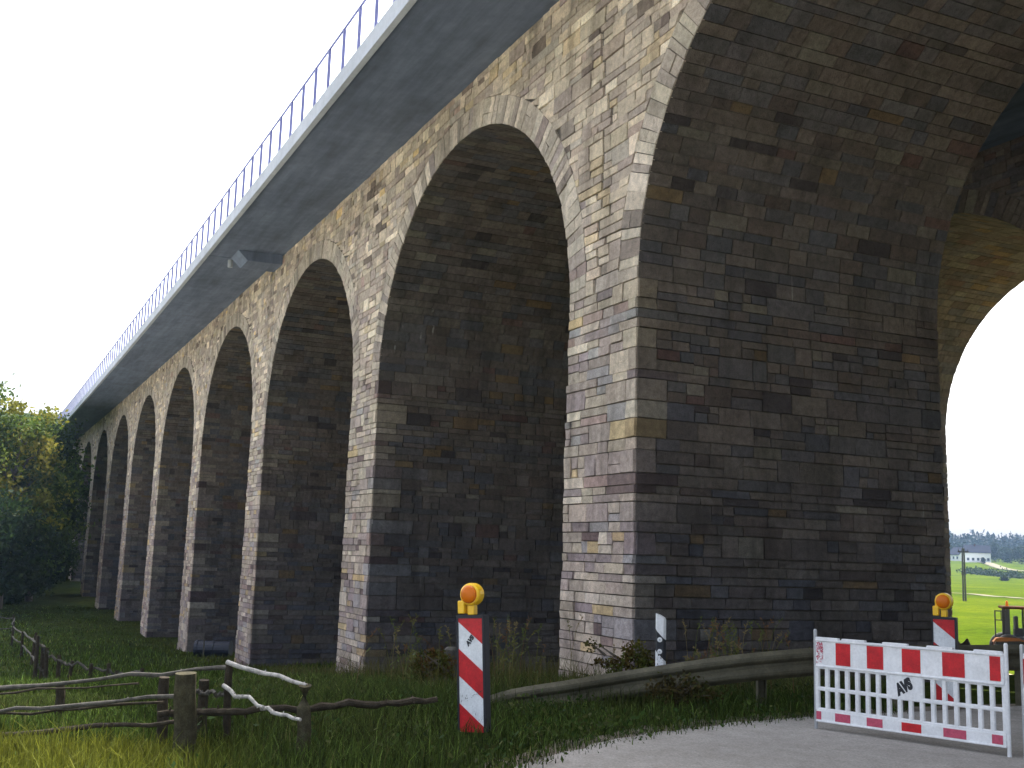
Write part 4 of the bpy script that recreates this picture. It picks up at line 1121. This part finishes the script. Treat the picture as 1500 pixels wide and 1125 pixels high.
# trees round the houses and single bushes in the field
for k, (px, d, py, h, cr, lab) in enumerate([(1458, 575, 822, 9.5, 5.5, 'dark round tree at the right gable of the white farmhouse'), (1468, 590, 822, 8.5, 5, 'dark tree second from the farmhouse gable'),
        (1480, 560, 824, 8, 5, 'grey-green tree on the slope right of the farmhouse'), (1494, 540, 826, 9, 5.5, 'grey-green tree at the right edge of the far slope'),
        (1441, 530, 828, 3.2, 1.2, 'small dark conifer standing below the white farmhouse'), (1389, 600, 822, 8, 4, 'dark tree beside the bridge pier on the far slope'), (1404, 610, 822, 8.5, 4, 'dark tree behind the smaller house'),
        (1471, 320, 848, 1.3, 1.2, 'lone dark bush in the middle of the green field'), (1512, 555, 826, 10, 5.5, 'large grey-green tree just beyond the right edge')]):
    tree('field_tree' if k not in (7,) else 'field_bush', lab, gz(at(px, py, d)), h, cr, G_BLUE if k != 7 else G_DK, 300 + k, 1500, .42 if k not in (4, 7) else .18, 'trees on the far slope', base=.05, cat='tree' if k != 7 else 'bush', nclump=26, detail=False)
# hedge below the farm road
rg = np.random.default_rng(12); P = []
for k in range(5200):
    t = rg.random(); a = gz(at(1415 + 150 * t, 838, 415 - 90 * t)); P.append((a.x + rg.normal(0, 1.6), a.y + rg.normal(0, 1.6), a.z + abs(rg.normal(0, .9))))
P = np.array(P); V, F = leaf_quads(P, .45, rg); og = tuple(P.mean(0))
hd = fast_mesh('hedge', V, F, np.array((.022, .04, .014)) * rg.uniform(.6, 1.3, (len(P), 1)), M_leaf, origin=og)
tag(hd, 'long low hedge running below the farm road on the far slope', 'hedge')
# distant wood: one mass
rg = np.random.default_rng(21); V = []; F = []; C = []; nv = 0
for k in range(2300):
    d = rg.uniform(720, 1150); px = rg.uniform(1180, 1760) if k < 1700 else rg.uniform(-1200, 3000)
    x, y = (np.array(fwdh) * d + np.array(right0) * d * (px - 750) / F_PX)[:2]; z = hgt(x, y); h = rg.uniform(8, 13.5) * (1.0 if rg.random() < .85 else 1.3); w = h * rg.uniform(.16, .28); tint = rg.uniform(.7, 1.3)
    con = rg.random() < .6
    for j in range(26):
        t = rg.random() if con else rg.uniform(.2, 1); a = rg.uniform(0, 6.28); rr_ = w * ((1.05 - t) if con else math.sin(math.pi * (t * .75 + .2)) * 1.1) * rg.uniform(.5, 1)
        cpt = np.array((x + math.cos(a) * rr_, y + math.sin(a) * rr_, z + t * h)); e = h * .12 * (1.15 - .7 * t if con else 1)
        o1, o2 = unit(rg, 2); o1 = o1 * e; o2 = o2 * e
        V += [cpt - o1, cpt - o2 * .6, cpt + o1, cpt + o2 * .6]; F.append((nv, nv + 1, nv + 2, nv + 3)); nv += 4; C.append(np.array((.012, .022, .012)) * tint * rg.uniform(.7, 1.3))
tag(fast_mesh('distant_wood', np.array(V), np.array(F), np.array(C), M_leaf), 'hazy dark forest covering the far ridge', 'forest', kind='stuff')

# ------------------------------------------------------------------ light, sky, air
SUN_EL, SUN_AZ = R_(61), R_(44)          # azimuth: from the far side (+y) round towards the far left (-x)
sun_dir = Vector((-math.sin(SUN_AZ) * math.cos(SUN_EL), math.cos(SUN_AZ) * math.cos(SUN_EL), math.sin(SUN_EL)))
sl_ = bpy.data.lights.new('sun', 'SUN'); sl_.energy = 2.9; sl_.angle = R_(.6); sl_.color = (1, .955, .88)
so = bpy.data.objects.new('sun', sl_); col.objects.link(so); so.rotation_euler = (-sun_dir).to_track_quat('-Z', 'Y').to_euler(); so.location = (0, 0, 60)
w = bpy.data.worlds.new('World'); scene.world = w; w.use_nodes = True
nt = w.node_tree; bg = nt.nodes['Background']
sky = nt.nodes.new('ShaderNodeTexSky'); sky.sky_type = 'NISHITA'; sky.sun_disc = False; sky.sun_elevation = SUN_EL
sky.sun_rotation = math.atan2(sun_dir.x, sun_dir.y); sky.dust_density = 6; sky.air_density = 1.0; sky.ozone_density = 1
hs = nt.nodes.new('ShaderNodeHueSaturation'); hs.inputs['Saturation'].default_value = .5; hs.inputs['Value'].default_value = 1.0   # thin white overcast
nt.links.new(sky.outputs[0], hs.inputs['Color']); nt.links.new(hs.outputs[0], bg.inputs[0]); bg.inputs[1].default_value = .13
# the air
mb = MB(); mb.box((-1200, -700, -8), (1300, 1300, 95))
hz_ = obj('haze', mb, [bpy.data.materials.new('air')]); tag(hz_, 'thin bluish haze over the valley', 'haze', kind='stuff')
hm = hz_.data.materials[0]; hm.use_nodes = True; t_ = hm.node_tree; t_.nodes.remove(t_.nodes['Principled BSDF'])
pv = t_.nodes.new('ShaderNodeVolumePrincipled'); pv.inputs['Color'].default_value = (.42, .64, 1.0, 1); pv.inputs['Density'].default_value = .00016; pv.inputs['Anisotropy'].default_value = .1
t_.links.new(pv.outputs[0], t_.nodes['Material Output'].inputs['Volume'])
scene.view_settings.view_transform = 'Standard'; scene.view_settings.look = 'None'; scene.view_settings.exposure = 2.0; scene.view_settings.gamma = 1
scene.cycles.max_bounces = 6; scene.cycles.diffuse_bounces = 4; scene.cycles.transparent_max_bounces = 8
